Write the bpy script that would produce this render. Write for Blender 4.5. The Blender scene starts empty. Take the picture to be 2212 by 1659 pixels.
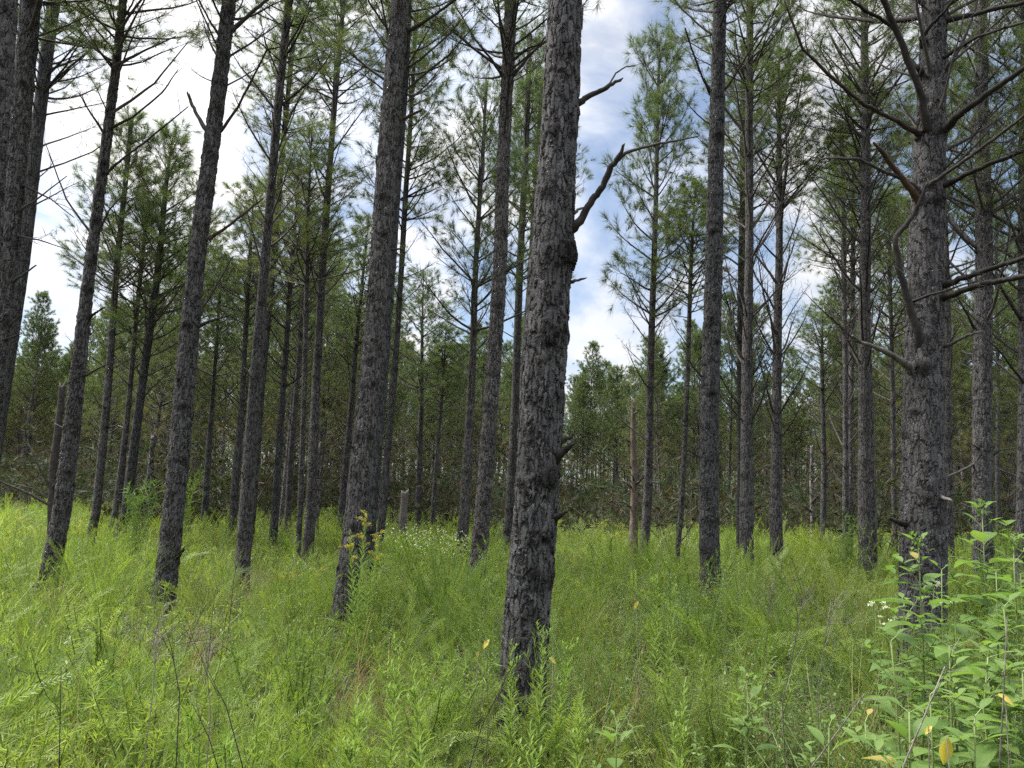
import bpy, math, random
import numpy as np
from mathutils import Vector, Matrix, Euler, Quaternion, noise as mnoise

random.seed(11)
RNG = np.random.default_rng(11)
SC = bpy.context.scene
COL = SC.collection
PI = math.pi

# ------------------------------------------------------------------ camera
EYE = Vector((0, 0, 1.65))
F = 1661.0                      # focal length in units where the frame is 2212 wide
CX, CY = 1106.0, 829.5
ROT = Matrix.Rotation(math.radians(98.0), 3, 'X') @ Matrix.Rotation(math.radians(2.1), 3, 'Z')
cam_data = bpy.data.cameras.new('camera')
cam = bpy.data.objects.new('camera', cam_data)
COL.objects.link(cam)
cam.location = EYE
cam.rotation_euler = ROT.to_euler()
cam_data.sensor_width = 36.0
cam_data.lens = 36.0 * F / 2212.0
cam_data.clip_start = 0.05
cam_data.clip_end = 2000
SC.camera = cam


def at(u, v, d):
    """world point seen at (u, v) standing in the plane y = d"""
    r = ROT @ Vector(((u - CX) / F, -(v - CY) / F, -1.0))
    return EYE + r * (d / r.y)


def proj(p):
    q = ROT.transposed() @ (Vector(p) - EYE)
    if q.z > -0.05:
        return None
    return (CX + F * q.x / -q.z, CY - F * q.y / -q.z, -q.z)


# ------------------------------------------------------------------ ground shape
def ground_z(x, y):
    return 0.10 * mnoise.noise(Vector((x * 0.12, y * 0.12, 3.1))) + 0.04 * mnoise.noise(Vector((x * 0.5, y * 0.5, 7.7)))


# ------------------------------------------------------------------ materials
def mat(name):
    m = bpy.data.materials.new(name)
    m.use_nodes = True
    nt = m.node_tree
    nt.nodes.clear()
    return m, nt, nt.nodes, nt.links


def nd(nt, typ, **kw):
    n = nt.nodes.new(typ)
    for k, v in kw.items():
        if k == 'inp':
            for kk, vv in v.items():
                n.inputs[kk].default_value = vv
        else:
            setattr(n, k, v)
    return n


def ramp(nt, src, stops, interp='LINEAR'):
    r = nd(nt, 'ShaderNodeValToRGB')
    e = r.color_ramp
    e.interpolation = interp
    while len(e.elements) < len(stops):
        e.elements.new(0.5)
    for el, (p, c) in zip(e.elements, stops):
        el.position = p
        el.color = (c[0], c[1], c[2], 1) if not isinstance(c, (int, float)) else (c, c, c, 1)
    nt.links.new(src, r.inputs[0])
    return r.outputs[0]


def mixc(nt, fac, a, b, blend='MIX'):
    n = nd(nt, 'ShaderNodeMix', data_type='RGBA', blend_type=blend)
    for sock, val in ((n.inputs[0], fac), (n.inputs[6], a), (n.inputs[7], b)):
        if hasattr(val, 'links') or isinstance(val, bpy.types.NodeSocket):
            nt.links.new(val, sock)
        elif isinstance(val, (tuple, list)):
            sock.default_value = (val[0], val[1], val[2], 1)
        else:
            sock.default_value = val
    return n.outputs[2]


def math_n(nt, op, a, b=None, c=None, clamp=False):
    n = nd(nt, 'ShaderNodeMath', operation=op, use_clamp=clamp)
    for i, v in enumerate((a, b, c)):
        if v is None:
            continue
        if isinstance(v, bpy.types.NodeSocket):
            nt.links.new(v, n.inputs[i])
        else:
            n.inputs[i].default_value = v
    return n.outputs[0]


def bark_material(name, displaced, plate=(0.076, 0.072, 0.070), warm=(0.056, 0.049, 0.045), crack=(0.020, 0.017, 0.015),
                  sxy=17.0, sz=8.5, depth=0.016):
    m, nt, N, L = mat(name)
    tc = nd(nt, 'ShaderNodeTexCoord')
    oi = nd(nt, 'ShaderNodeObjectInfo')
    sh = nd(nt, 'ShaderNodeVectorMath', operation='SCALE')
    comb = nd(nt, 'ShaderNodeCombineXYZ')
    for i in range(3):
        L.new(oi.outputs['Random'], comb.inputs[i])
    L.new(comb.outputs[0], sh.inputs[0]); sh.inputs['Scale'].default_value = 37.0
    add = nd(nt, 'ShaderNodeVectorMath', operation='ADD')
    L.new(tc.outputs['Object'], add.inputs[0]); L.new(sh.outputs[0], add.inputs[1])
    vec = add.outputs[0]
    # warp
    wn = nd(nt, 'ShaderNodeTexNoise', inp={'Scale': 9.0, 'Detail': 3.0, 'Roughness': 0.6})
    L.new(vec, wn.inputs['Vector'])
    ws = nd(nt, 'ShaderNodeVectorMath', operation='MULTIPLY_ADD')
    L.new(wn.outputs['Color'], ws.inputs[0]); ws.inputs[1].default_value = (0.035, 0.035, 0.09); L.new(vec, ws.inputs[2])
    wn2 = nd(nt, 'ShaderNodeTexNoise', inp={'Scale': 42.0, 'Detail': 2.0, 'Roughness': 0.6})
    L.new(vec, wn2.inputs['Vector'])
    ws2 = nd(nt, 'ShaderNodeVectorMath', operation='MULTIPLY_ADD')
    L.new(wn2.outputs['Color'], ws2.inputs[0]); ws2.inputs[1].default_value = (0.020, 0.020, 0.030); L.new(ws.outputs[0], ws2.inputs[2])
    ws = ws2
    vn = nd(nt, 'ShaderNodeTexNoise', inp={'Scale': 16.0, 'Detail': 2.0}); L.new(vec, vn.inputs['Vector'])
    mp = nd(nt, 'ShaderNodeMapping'); mp.inputs['Scale'].default_value = (sxy, sxy, sz)
    L.new(ws.outputs[0], mp.inputs['Vector'])
    v1 = nd(nt, 'ShaderNodeTexVoronoi', feature='DISTANCE_TO_EDGE', inp={'Scale': 1.0, 'Randomness': 1.0})
    L.new(mp.outputs[0], v1.inputs['Vector'])
    v1c = nd(nt, 'ShaderNodeTexVoronoi', feature='F1', inp={'Scale': 1.0, 'Randomness': 1.0})
    L.new(mp.outputs[0], v1c.inputs['Vector'])
    mp2 = nd(nt, 'ShaderNodeMapping'); mp2.inputs['Scale'].default_value = (sxy * 2.3, sxy * 2.3, sz * 2.9)
    L.new(ws.outputs[0], mp2.inputs['Vector'])
    v2 = nd(nt, 'ShaderNodeTexVoronoi', feature='F1', inp={'Scale': 1.0, 'Randomness': 1.0})
    L.new(mp2.outputs[0], v2.inputs['Vector'])
    fn = nd(nt, 'ShaderNodeTexNoise', inp={'Scale': 55.0, 'Detail': 5.0, 'Roughness': 0.7})
    L.new(vec, fn.inputs['Vector'])
    bn = nd(nt, 'ShaderNodeTexNoise', inp={'Scale': 4.5, 'Detail': 4.0, 'Roughness': 0.6})
    L.new(vec, bn.inputs['Vector'])
    edge = nd(nt, 'ShaderNodeMapRange', interpolation_type='SMOOTHSTEP')
    L.new(v1.outputs['Distance'], edge.inputs[0])
    edge.inputs[1].default_value = 0.02; edge.inputs[2].default_value = 0.17
    # some cracks close up, so plates merge into long uneven ridges
    vis = nd(nt, 'ShaderNodeMapRange'); L.new(vn.outputs[0], vis.inputs[0])
    vis.inputs[1].default_value = 0.30; vis.inputs[2].default_value = 0.50
    class _E: pass
    er = math_n(nt, 'SUBTRACT', 1.0, math_n(nt, 'MULTIPLY', vis.outputs[0], math_n(nt, 'SUBTRACT', 1.0, edge.outputs[0])))
    edge = _E(); edge.outputs = [er]
    # per plate height and tone
    sep = nd(nt, 'ShaderNodeSeparateColor'); L.new(v1c.outputs['Color'], sep.inputs[0])
    sep2 = nd(nt, 'ShaderNodeSeparateColor'); L.new(v2.outputs['Color'], sep2.inputs[0])
    plate_h = math_n(nt, 'MULTIPLY', edge.outputs[0], math_n(nt, 'MULTIPLY_ADD', sep.outputs[0], 0.65, 0.35))
    h = math_n(nt, 'ADD', plate_h, math_n(nt, 'MULTIPLY', sep2.outputs[1], 0.20))
    h = math_n(nt, 'ADD', h, math_n(nt, 'MULTIPLY', fn.outputs[0], 0.35))
    # colour of the bark, with some crack shade painted in
    tone = math_n(nt, 'ADD', math_n(nt, 'MULTIPLY', sep.outputs[1], 0.40), math_n(nt, 'MULTIPLY', sep2.outputs[0], 0.22))
    tone = math_n(nt, 'ADD', tone, math_n(nt, 'MULTIPLY', fn.outputs[0], 0.5))
    base = ramp(nt, tone, [(0.15, [c * 0.55 for c in plate]), (0.55, plate), (0.95, [c * 1.75 for c in plate])])
    base = mixc(nt, ramp(nt, bn.outputs[0], [(0.48, 0.0), (0.72, 0.5)]), base, warm)
    # pale lichen specks
    ln = nd(nt, 'ShaderNodeTexNoise', inp={'Scale': 23.0, 'Detail': 4.0, 'Roughness': 0.65})
    L.new(vec, ln.inputs['Vector'])
    base = mixc(nt, ramp(nt, ln.outputs[0], [(0.64, 0.0), (0.72, 0.55)]), base, (0.20, 0.205, 0.19))
    tv = math_n(nt, 'MULTIPLY_ADD', oi.outputs['Random'], 0.55, 0.78)     # every stem has its own tone
    tvc = nd(nt, 'ShaderNodeCombineColor'); L.new(tv, tvc.inputs[0]); L.new(math_n(nt, 'MULTIPLY_ADD', oi.outputs['Random'], 0.45, 0.82), tvc.inputs[1]); L.new(math_n(nt, 'MULTIPLY_ADD', oi.outputs['Random'], 0.38, 0.86), tvc.inputs[2])
    base = mixc(nt, 1.0, base, tvc.outputs[0], 'MULTIPLY')
    crk = ramp(nt, edge.outputs[0], [(0.0, 1.0), (0.60, 0.0)])
    col = mixc(nt, crk, base, crack)  # cracks painted darker, partly for the shade inside them
    at_ = nd(nt, 'ShaderNodeAttribute', attribute_name='scar')
    scn = math_n(nt, 'MULTIPLY', at_.outputs['Fac'], math_n(nt, 'MULTIPLY_ADD', fn.outputs[0], 1.2, 0.6), clamp=True)
    col = mixc(nt, scn, col, (0.012, 0.010, 0.009))
    b = nd(nt, 'ShaderNodeBsdfPrincipled', inp={'Roughness': 0.88, 'Specular IOR Level': 0.25})
    L.new(col, b.inputs['Base Color'])
    out = nd(nt, 'ShaderNodeOutputMaterial')
    L.new(b.outputs[0], out.inputs['Surface'])
    if displaced:
        dsp = nd(nt, 'ShaderNodeDisplacement', inp={'Midlevel': 0.6, 'Scale': depth})
        L.new(h, dsp.inputs['Height'])
        L.new(dsp.outputs[0], out.inputs['Displacement'])
        m.displacement_method = 'BOTH'
    else:
        bp = nd(nt, 'ShaderNodeBump', inp={'Strength': 1.0, 'Distance': depth})
        L.new(h, bp.inputs['Height'])
        L.new(bp.outputs[0], b.inputs['Normal'])
    return m


def simple_wood(name, c1, c2, scale=18.0, rough=0.85):
    m, nt, N, L = mat(name)
    tc = nd(nt, 'ShaderNodeTexCoord')
    n = nd(nt, 'ShaderNodeTexNoise', inp={'Scale': scale, 'Detail': 4.0, 'Roughness': 0.65})
    L.new(tc.outputs['Object'], n.inputs['Vector'])
    oi = nd(nt, 'ShaderNodeObjectInfo')
    f = math_n(nt, 'ADD', n.outputs[0], math_n(nt, 'MULTIPLY_ADD', oi.outputs['Random'], 0.3, -0.15))
    c = ramp(nt, f, [(0.35, c1), (0.68, c2)])
    b = nd(nt, 'ShaderNodeBsdfPrincipled', inp={'Roughness': rough, 'Specular IOR Level': 0.25})
    L.new(c, b.inputs['Base Color'])
    bp = nd(nt, 'ShaderNodeBump', inp={'Strength': 0.7, 'Distance': 0.006})
    L.new(n.outputs[0], bp.inputs['Height']); L.new(bp.outputs[0], b.inputs['Normal'])
    out = nd(nt, 'ShaderNodeOutputMaterial'); L.new(b.outputs[0], out.inputs['Surface'])
    return m


def leaf_material(name, stops, dry=None, transl=0.35, rough=0.5, spec=0.4, patch=None, patch_scale=0.35, tcol=1.25, vary=0.35):
    """stops: colours picked per instance; dry: colour mixed in where the mesh attribute says so;
    patch: a second colour in world-scale patches."""
    m, nt, N, L = mat(name)
    oi = nd(nt, 'ShaderNodeObjectInfo')
    ge = nd(nt, 'ShaderNodeNewGeometry')
    n = len(stops)
    rnd = nd(nt, 'ShaderNodeAttribute', attribute_name='tone')
    f = math_n(nt, 'ADD', math_n(nt, 'MULTIPLY', oi.outputs['Random'], 1.0 - vary), math_n(nt, 'MULTIPLY', rnd.outputs['Fac'], vary))
    col = ramp(nt, f, [(i / max(1, n - 1), c) for i, c in enumerate(stops)])
    if patch is not None:
        pn = nd(nt, 'ShaderNodeTexNoise', inp={'Scale': patch_scale, 'Detail': 2.0})
        L.new(ge.outputs['Position'], pn.inputs['Vector'])
        col = mixc(nt, ramp(nt, pn.outputs[0], [(0.45, 0.0), (0.65, 0.85)]), col, patch)
    if dry is not None:
        a = nd(nt, 'ShaderNodeAttribute', attribute_name='dry')
        col = mixc(nt, a.outputs['Fac'], col, dry)
    b = nd(nt, 'ShaderNodeBsdfPrincipled', inp={'Roughness': rough, 'Specular IOR Level': spec})
    L.new(col, b.inputs['Base Color'])
    t = nd(nt, 'ShaderNodeBsdfTranslucent')
    tm = mixc(nt, 1.0, col, (tcol * 1.05, tcol * 1.1, tcol * 0.6), 'MULTIPLY')
    L.new(tm, t.inputs['Color'])
    mx = nd(nt, 'ShaderNodeMixShader'); mx.inputs[0].default_value = transl
    L.new(b.outputs[0], mx.inputs[1]); L.new(t.outputs[0], mx.inputs[2])
    out = nd(nt, 'ShaderNodeOutputMaterial'); L.new(mx.outputs[0], out.inputs['Surface'])
    return m


M = {}
M['bark_near'] = bark_material('pine_bark_close', True, sxy=34, sz=7.5, depth=0.020)
M['bark'] = bark_material('pine_bark', False, sxy=28, sz=7, depth=0.020)
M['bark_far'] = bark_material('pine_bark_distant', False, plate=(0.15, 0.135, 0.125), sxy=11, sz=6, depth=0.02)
M['branch'] = simple_wood('dead_branch_wood', (0.030, 0.025, 0.022), (0.085, 0.074, 0.068))
M['branch_dark'] = simple_wood('charred_branch_wood', (0.012, 0.010, 0.009), (0.040, 0.034, 0.030))
M['branch_red'] = simple_wood('red_brown_branch_wood', (0.028, 0.020, 0.016), (0.100, 0.062, 0.042))
M['branch_grey'] = simple_wood('weathered_grey_wood', (0.060, 0.053, 0.047), (0.15, 0.135, 0.12))
M['snag_pale'] = simple_wood('peeled_snag_wood', (0.10, 0.075, 0.058), (0.24, 0.195, 0.155), scale=7)
M['twig'] = simple_wood('fine_dead_twig', (0.026, 0.022, 0.019), (0.070, 0.060, 0.052))
M['brush'] = simple_wood('brush_twig', (0.026, 0.021, 0.018), (0.070, 0.058, 0.048), scale=6)
M['needle'] = leaf_material('pine_needles', [(0.062, 0.096, 0.034), (0.080, 0.118, 0.040), (0.106, 0.136, 0.048)],
                            dry=(0.155, 0.120, 0.062), transl=0.48, tcol=1.0, rough=0.45, spec=0.4)
M['brush_leaf'] = leaf_material('forest_shrub_leaf', [(0.030, 0.046, 0.020), (0.042, 0.060, 0.026)], dry=(0.06, 0.045, 0.026), transl=0.3, rough=0.6, spec=0.2)
M['feather'] = leaf_material('feathery_weed_leaf', [(0.070, 0.135, 0.030), (0.150, 0.225, 0.042), (0.225, 0.290, 0.062), (0.120, 0.190, 0.055)],
                             dry=(0.26, 0.18, 0.07), patch=(0.200, 0.245, 0.05), transl=0.50, rough=0.5, spec=0.25)
M['grass'] = leaf_material('grass_blade', [(0.110, 0.185, 0.030), (0.150, 0.225, 0.042), (0.185, 0.245, 0.055), (0.205, 0.235, 0.075)],
                           dry=(0.30, 0.22, 0.11), patch=(0.17, 0.21, 0.05), transl=0.48, rough=0.38, spec=0.5)
M['smallleaf'] = leaf_material('small_leaf_weed', [(0.100, 0.175, 0.040), (0.135, 0.210, 0.050), (0.165, 0.235, 0.066)],
                               dry=(0.24, 0.19, 0.10), patch=(0.062, 0.120, 0.030), patch_scale=0.55, transl=0.35, rough=0.42, spec=0.4)
M['broad'] = leaf_material('broad_leaf', [(0.085, 0.150, 0.036), (0.115, 0.185, 0.046), (0.155, 0.220, 0.062)], dry=(0.30, 0.24, 0.07),
                           transl=0.45, rough=0.5, spec=0.25, vary=0.7)
M['lime'] = leaf_material('goldenrod_leaf', [(0.140, 0.230, 0.040), (0.180, 0.265, 0.048), (0.215, 0.285, 0.060)], dry=(0.35, 0.30, 0.03),
                          transl=0.45, rough=0.5, spec=0.2, vary=0.7)
M['yellow'] = leaf_material('yellow_flower', [(0.42, 0.36, 0.05), (0.50, 0.42, 0.06)], transl=0.35, rough=0.6)
M['yellow_leaf'] = leaf_material('yellowed_leaf', [(0.48, 0.37, 0.05), (0.56, 0.46, 0.10)], transl=0.4, rough=0.45)
M['rust'] = leaf_material('rusty_dry_grass', [(0.25, 0.15, 0.05), (0.33, 0.21, 0.08), (0.27, 0.20, 0.09)], transl=0.3, rough=0.6, vary=0.8)
M['white'] = leaf_material('white_blossom', [(0.58, 0.60, 0.50), (0.70, 0.70, 0.62)], transl=0.3, rough=0.6)
M['stem'] = leaf_material('green_stem', [(0.12, 0.175, 0.045), (0.17, 0.21, 0.07)], transl=0.05, rough=0.5)
M['drystem'] = simple_wood('dry_stalk', (0.06, 0.050, 0.040), (0.20, 0.175, 0.145), scale=30)


# ------------------------------------------------------------------ mesh building
class Geo:
    """collects tubes, triangles and leaves; links them as ONE mesh"""

    def __init__(self):
        self.V = []; self.n = 0
        self.T = []; self.TM = []
        self.Q = []; self.QM = []
        self.dry = []; self.tone = []

    def addv(self, v, dry=0.0, tone=None):
        v = np.asarray(v, dtype=np.float64).reshape(-1, 3)
        k = self.n
        self.V.append(v); self.n += len(v)
        self.dry.append(np.broadcast_to(np.asarray(dry, dtype=np.float64), (len(v),)).copy())
        if tone is None:
            tone = 0.5
        self.tone.append(np.broadcast_to(np.asarray(tone, dtype=np.float64), (len(v),)).copy())
        return k

    def tris(self, f, m=0):
        f = np.asarray(f, dtype=np.int64).reshape(-1, 3)
        self.T.append(f); self.TM.append(np.full(len(f), m))

    def quads(self, f, m=0):
        f = np.asarray(f, dtype=np.int64).reshape(-1, 4)
        self.Q.append(f); self.QM.append(np.full(len(f), m))

    def tube(self, pts, radii, sides=4, m=0, cap=True, dry=0.0):
        pts = np.asarray(pts, dtype=np.float64); k = len(pts)
        t = np.gradient(pts, axis=0)
        t /= np.linalg.norm(t, axis=1)[:, None] + 1e-12
        ref = np.array([0.0, 0.0, 1.0]) if abs(t[0, 2]) < 0.9 else np.array([1.0, 0.0, 0.0])
        a = np.linspace(0, 2 * PI, sides, endpoint=False)
        rings = []
        n0 = np.cross(t[0], ref); n0 /= np.linalg.norm(n0)
        for i in range(k):
            n0 = n0 - t[i] * np.dot(n0, t[i]); n0 /= np.linalg.norm(n0) + 1e-12
            b0 = np.cross(t[i], n0)
            rings.append(pts[i] + radii[i] * (np.cos(a)[:, None] * n0 + np.sin(a)[:, None] * b0))
        base = self.addv(np.concatenate(rings), dry)
        i = np.arange(k - 1)[:, None] * sides; j = np.arange(sides)[None, :]
        j2 = (j + 1) % sides
        q = np.stack([base + i + j, base + i + j2, base + i + sides + j2, base + i + sides + j], axis=-1).reshape(-1, 4)
        self.quads(q, m)
        if cap:
            c = self.addv(pts[-1] + t[-1] * radii[-1] * 0.4, dry)
            e = base + (k - 1) * sides
            self.tris([[e + s, e + (s + 1) % sides, c] for s in range(sides)], m)

    def needles(self, base, tip, width, m=0, dry=0.0, tone=0.5):
        """thin triangles from base to tip, all at once"""
        base = np.asarray(base); tip = np.asarray(tip); n = len(base)
        d = tip - base
        r = RNG.normal(size=(n, 3))
        s = np.cross(d, r); s /= np.linalg.norm(s, axis=1)[:, None] + 1e-9
        w = np.broadcast_to(np.asarray(width, dtype=np.float64), (n,))[:, None]
        v = np.empty((n, 3, 3))
        v[:, 0] = base - s * w * 0.5; v[:, 1] = base + s * w * 0.5; v[:, 2] = tip
        dd = np.repeat(np.broadcast_to(dry, (n,)), 3); tt = np.repeat(np.broadcast_to(tone, (n,)), 3)
        k = self.addv(v.reshape(-1, 3), dd, tt)
        self.tris(k + np.arange(3 * n).reshape(-1, 3), m)

    def blades(self, base, dirs, length, width, droop, m=0, segs=3, dry=0.0, tone=0.5):
        """arching grass blades: strips that bend over; dirs = initial unit directions"""
        base = np.asarray(base); n = len(base)
        length = np.broadcast_to(length, (n,)); width = np.broadcast_to(width, (n,)); droop = np.broadcast_to(droop, (n,))
        hd = dirs.copy(); hd[:, 2] = 0; hd /= np.linalg.norm(hd, axis=1)[:, None] + 1e-9
        side = np.stack([-hd[:, 1], hd[:, 0], np.zeros(n)], axis=1)
        twist = RNG.normal(0, 0.5, n)[:, None]
        side = side * np.cos(twist) + hd * np.sin(twist)
        P = base.copy(); D = dirs.copy()
        rows = []
        for s in range(segs + 1):
            f = s / segs
            w = width * (1 - f ** 1.6) * 0.5 + 0.0004
            rows.append(np.stack([P - side * w[:, None], P + side * w[:, None]], axis=1))
            P = P + D * (length / segs)[:, None]
            D = D + hd * (droop / segs)[:, None] * 0.8 - np.array([0, 0, 1.0]) * (droop / segs * (0.4 + f * 1.2))[:, None]
            D /= np.linalg.norm(D, axis=1)[:, None]
        v = np.stack(rows, axis=1)                   # n, segs+1, 2, 3
        per = (segs + 1) * 2
        k = self.addv(v.reshape(-1, 3), np.repeat(np.broadcast_to(dry, (n,)), per), np.repeat(np.broadcast_to(tone, (n,)), per))
        o = k + np.arange(n)[:, None] * per
        for s in range(segs):
            a = o + s * 2
            self.quads(np.concatenate([a, a + 1, a + 3, a + 2], axis=1), m)

    def leaf(self, p, d, up, length, width, m=0, fold=0.25, droop=0.25, dry=0.0, tone=0.5, segs=4, tipk=1.0):
        """one shaped leaf blade with a folded midrib"""
        p = np.asarray(p, float); d = np.asarray(d, float); d = d / np.linalg.norm(d)
        up = np.asarray(up, float)
        s = np.cross(d, up); s /= np.linalg.norm(s) + 1e-9
        u = np.cross(s, d)
        rows = []
        prof = {4: [0.10, 0.80, 1.0, 0.62, 0.02], 3: [0.15, 1.0, 0.75, 0.03], 6: [0.12, 0.68, 0.98, 1.0, 0.78, 0.40, 0.01], 2: [0.2, 1.0, 0.03]}[segs]
        P = p.copy(); D = d.copy()
        for i in range(segs + 1):
            w = prof[i] * width * 0.5
            rows += [P - s * w + u * w * fold, P, P + s * w + u * w * fold]
            P = P + D * length / segs
            D = D - np.array([0, 0, 1]) * droop / segs
            D /= np.linalg.norm(D)
            u = np.cross(s, D)
        k = self.addv(rows, dry, tone)
        q = []
        for i in range(segs):
            a = k + 3 * i
            q += [[a, a + 1, a + 4, a + 3], [a + 1, a + 2, a + 5, a + 4]]
        self.quads(q, m)

    def arrays(self):
        V = np.concatenate(self.V) if self.V else np.zeros((0, 3))
        T = np.concatenate(self.T) if self.T else np.zeros((0, 3), int)
        Q = np.concatenate(self.Q) if self.Q else np.zeros((0, 4), int)
        tm = np.concatenate(self.TM) if self.TM else np.zeros(0, int)
        qm = np.concatenate(self.QM) if self.QM else np.zeros(0, int)
        return V, T, Q, tm, qm, np.concatenate(self.dry), np.concatenate(self.tone)

    def mesh(self, name, mats, smooth=False):
        V, T, Q, tm, qm, dry, tone = self.arrays()
        return raw_mesh(name, V, T, Q, np.concatenate([tm, qm]), mats, {'dry': dry, 'tone': tone}, smooth)

    def build(self, name, mats, parent=None, smooth=False):
        return link(name, self.mesh(name, mats, smooth), parent)


def raw_mesh(name, V, T, Q, mi, mats, attrs, smooth=False):
    me = bpy.data.meshes.new(name)
    me.vertices.add(len(V))
    me.vertices.foreach_set('co', np.ascontiguousarray(V, dtype=np.float32).ravel())
    nl = len(T) * 3 + len(Q) * 4
    if nl:
        me.loops.add(nl)
        me.loops.foreach_set('vertex_index', np.concatenate([T.ravel(), Q.ravel()]).astype(np.int32))
        npoly = len(T) + len(Q)
        me.polygons.add(npoly)
        starts = np.concatenate([np.arange(len(T)) * 3, len(T) * 3 + np.arange(len(Q)) * 4]).astype(np.int32)
        me.polygons.foreach_set('loop_start', starts)
        me.polygons.foreach_set('material_index', np.asarray(mi, dtype=np.int32))
        if smooth:
            me.polygons.foreach_set('use_smooth', np.ones(npoly, dtype=bool))
    for m in mats:
        me.materials.append(m)
    for k, a in attrs.items():
        at_ = me.attributes.new(k, 'FLOAT', 'POINT')
        at_.data.foreach_set('value', np.asarray(a, dtype=np.float32))
    me.update(calc_edges=True)
    return me


def link(name, me, parent=None):
    o = bpy.data.objects.new(name, me)
    COL.objects.link(o)
    if parent is not None:
        o.parent = parent
    return o


def empty(name, loc, label, cat, group=None):
    o = bpy.data.objects.new(name, None)
    COL.objects.link(o)
    o.location = loc
    o.empty_display_size = 0.2
    o['label'] = label; o['category'] = cat
    if group:
        o['group'] = group
    return o


def tag(o, label, cat, group=None):
    o['label'] = label; o['category'] = cat
    if group:
        o['group'] = group
    return o


def rv(n=1, s=1.0):
    return RNG.normal(0, s, (n, 3))


def unit(v):
    v = np.asarray(v, float)
    return v / (np.linalg.norm(v, axis=-1, keepdims=True) + 1e-9)


# ------------------------------------------------------------------ pine pieces
def shoot(g, p, d, n=30, length=0.17, axis=0.20, width=0.0045, dry=0.0, m=0):
    """a pine shoot: needles bristling round its last stretch, all leaning forward"""
    d = unit(d)
    axis *= 0.72
    t = RNG.random(n) ** 0.8
    base = np.asarray(p) + np.outer(t * axis, d)
    r = unit(rv(n)); r = unit(r - np.outer(r @ d, d))
    ang = np.radians(RNG.uniform(22, 68, n) * (1.12 - 0.55 * t))
    dirs = np.cos(ang)[:, None] * d + np.sin(ang)[:, None] * r
    L = length * RNG.uniform(0.7, 1.15, n)
    tip = base + dirs * L[:, None]
    tip[:, 2] -= L * RNG.uniform(0.0, 0.16, n)
    g.needles(base, tip, width, m, dry=np.clip(dry + RNG.normal(0, 0.08, n), 0, 1), tone=RNG.random())


def bent_path(p, d, length, segs, up=0.25, wob=0.06):
    pts = [np.asarray(p, float)]; D = unit(d)
    for i in range(segs):
        pts.append(pts[-1] + D * length / segs)
        D = unit(D + np.array([0, 0, up / segs]) + RNG.normal(0, wob, 3))
    return np.array(pts)


def limb(g, p, d, length, r0, mw, mn, live, dry=0.0, sides=4, twigs=7, up=0.35, nn=26, spread=1.0, nl=0.20, nw=0.0045):
    """a side branch with its twigs; live = share of twigs that carry needles"""
    segs = 6
    pts = bent_path(p, d, length, segs, up, 0.07)
    rad = r0 * (1 - np.linspace(0, 1, segs + 1)) ** 0.8 + 0.0022
    g.tube(pts, rad, sides, mw)
    for k in range(twigs):
        f = 0.28 + 0.7 * (k + RNG.random() * 0.8) / twigs
        x = f * segs; i = min(int(x), segs - 1)
        q = pts[i] + (pts[i + 1] - pts[i]) * (x - i)
        t = unit(pts[i + 1] - pts[i])
        s = unit(np.cross(t, [0, 0, 1.0])) * (1 if k % 2 else -1)
        dd = unit(t * RNG.uniform(0.7, 1.2) + s * spread * RNG.uniform(0.5, 1.0) + np.array([0, 0, RNG.uniform(-0.25, 0.45)]))
        tl = length * RNG.uniform(0.16, 0.36) * (1.15 - 0.5 * f)
        tp = bent_path(q, dd, tl, 3, 0.3, 0.12)
        g.tube(tp, [max(0.0028, r0 * 0.24), max(0.0024, r0 * 0.18), 0.0022, 0.0018], 3, mw, cap=False)
        if RNG.random() < live:
            shoot(g, tp[-1], tp[-1] - tp[-2], nn, nl, 0.2, nw, np.clip(dry + RNG.normal(0, 0.14), 0, 1), mn)
            for e in range(1):
                sub = unit(tp[-1] - tp[-2] + rv(1, 0.5)[0])
                sp = tp[1] + (tp[2] - tp[1]) * RNG.random()
                sl = RNG.uniform(0.10, 0.28)
                g.tube([sp, sp + sub * sl], [0.003, 0.002], 3, mw, cap=False)
                shoot(g, sp + sub * sl, sub, nn, nl, 0.17, nw, np.clip(dry + RNG.normal(0, 0.14), 0, 1), mn)
        else:
            for e in range(2):
                sub = unit(tp[-1] - tp[-2] + rv(1, 0.45)[0])
                g.tube([tp[1 + e], tp[1 + e] + sub * tl * 0.55], [0.0026, 0.0014], 3, mw, cap=False)
    if live > 0.3:
        shoot(g, pts[-1], pts[-1] - pts[-2], nn + 6, nl, 0.22, nw, np.clip(dry, 0, 1), mn)


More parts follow.
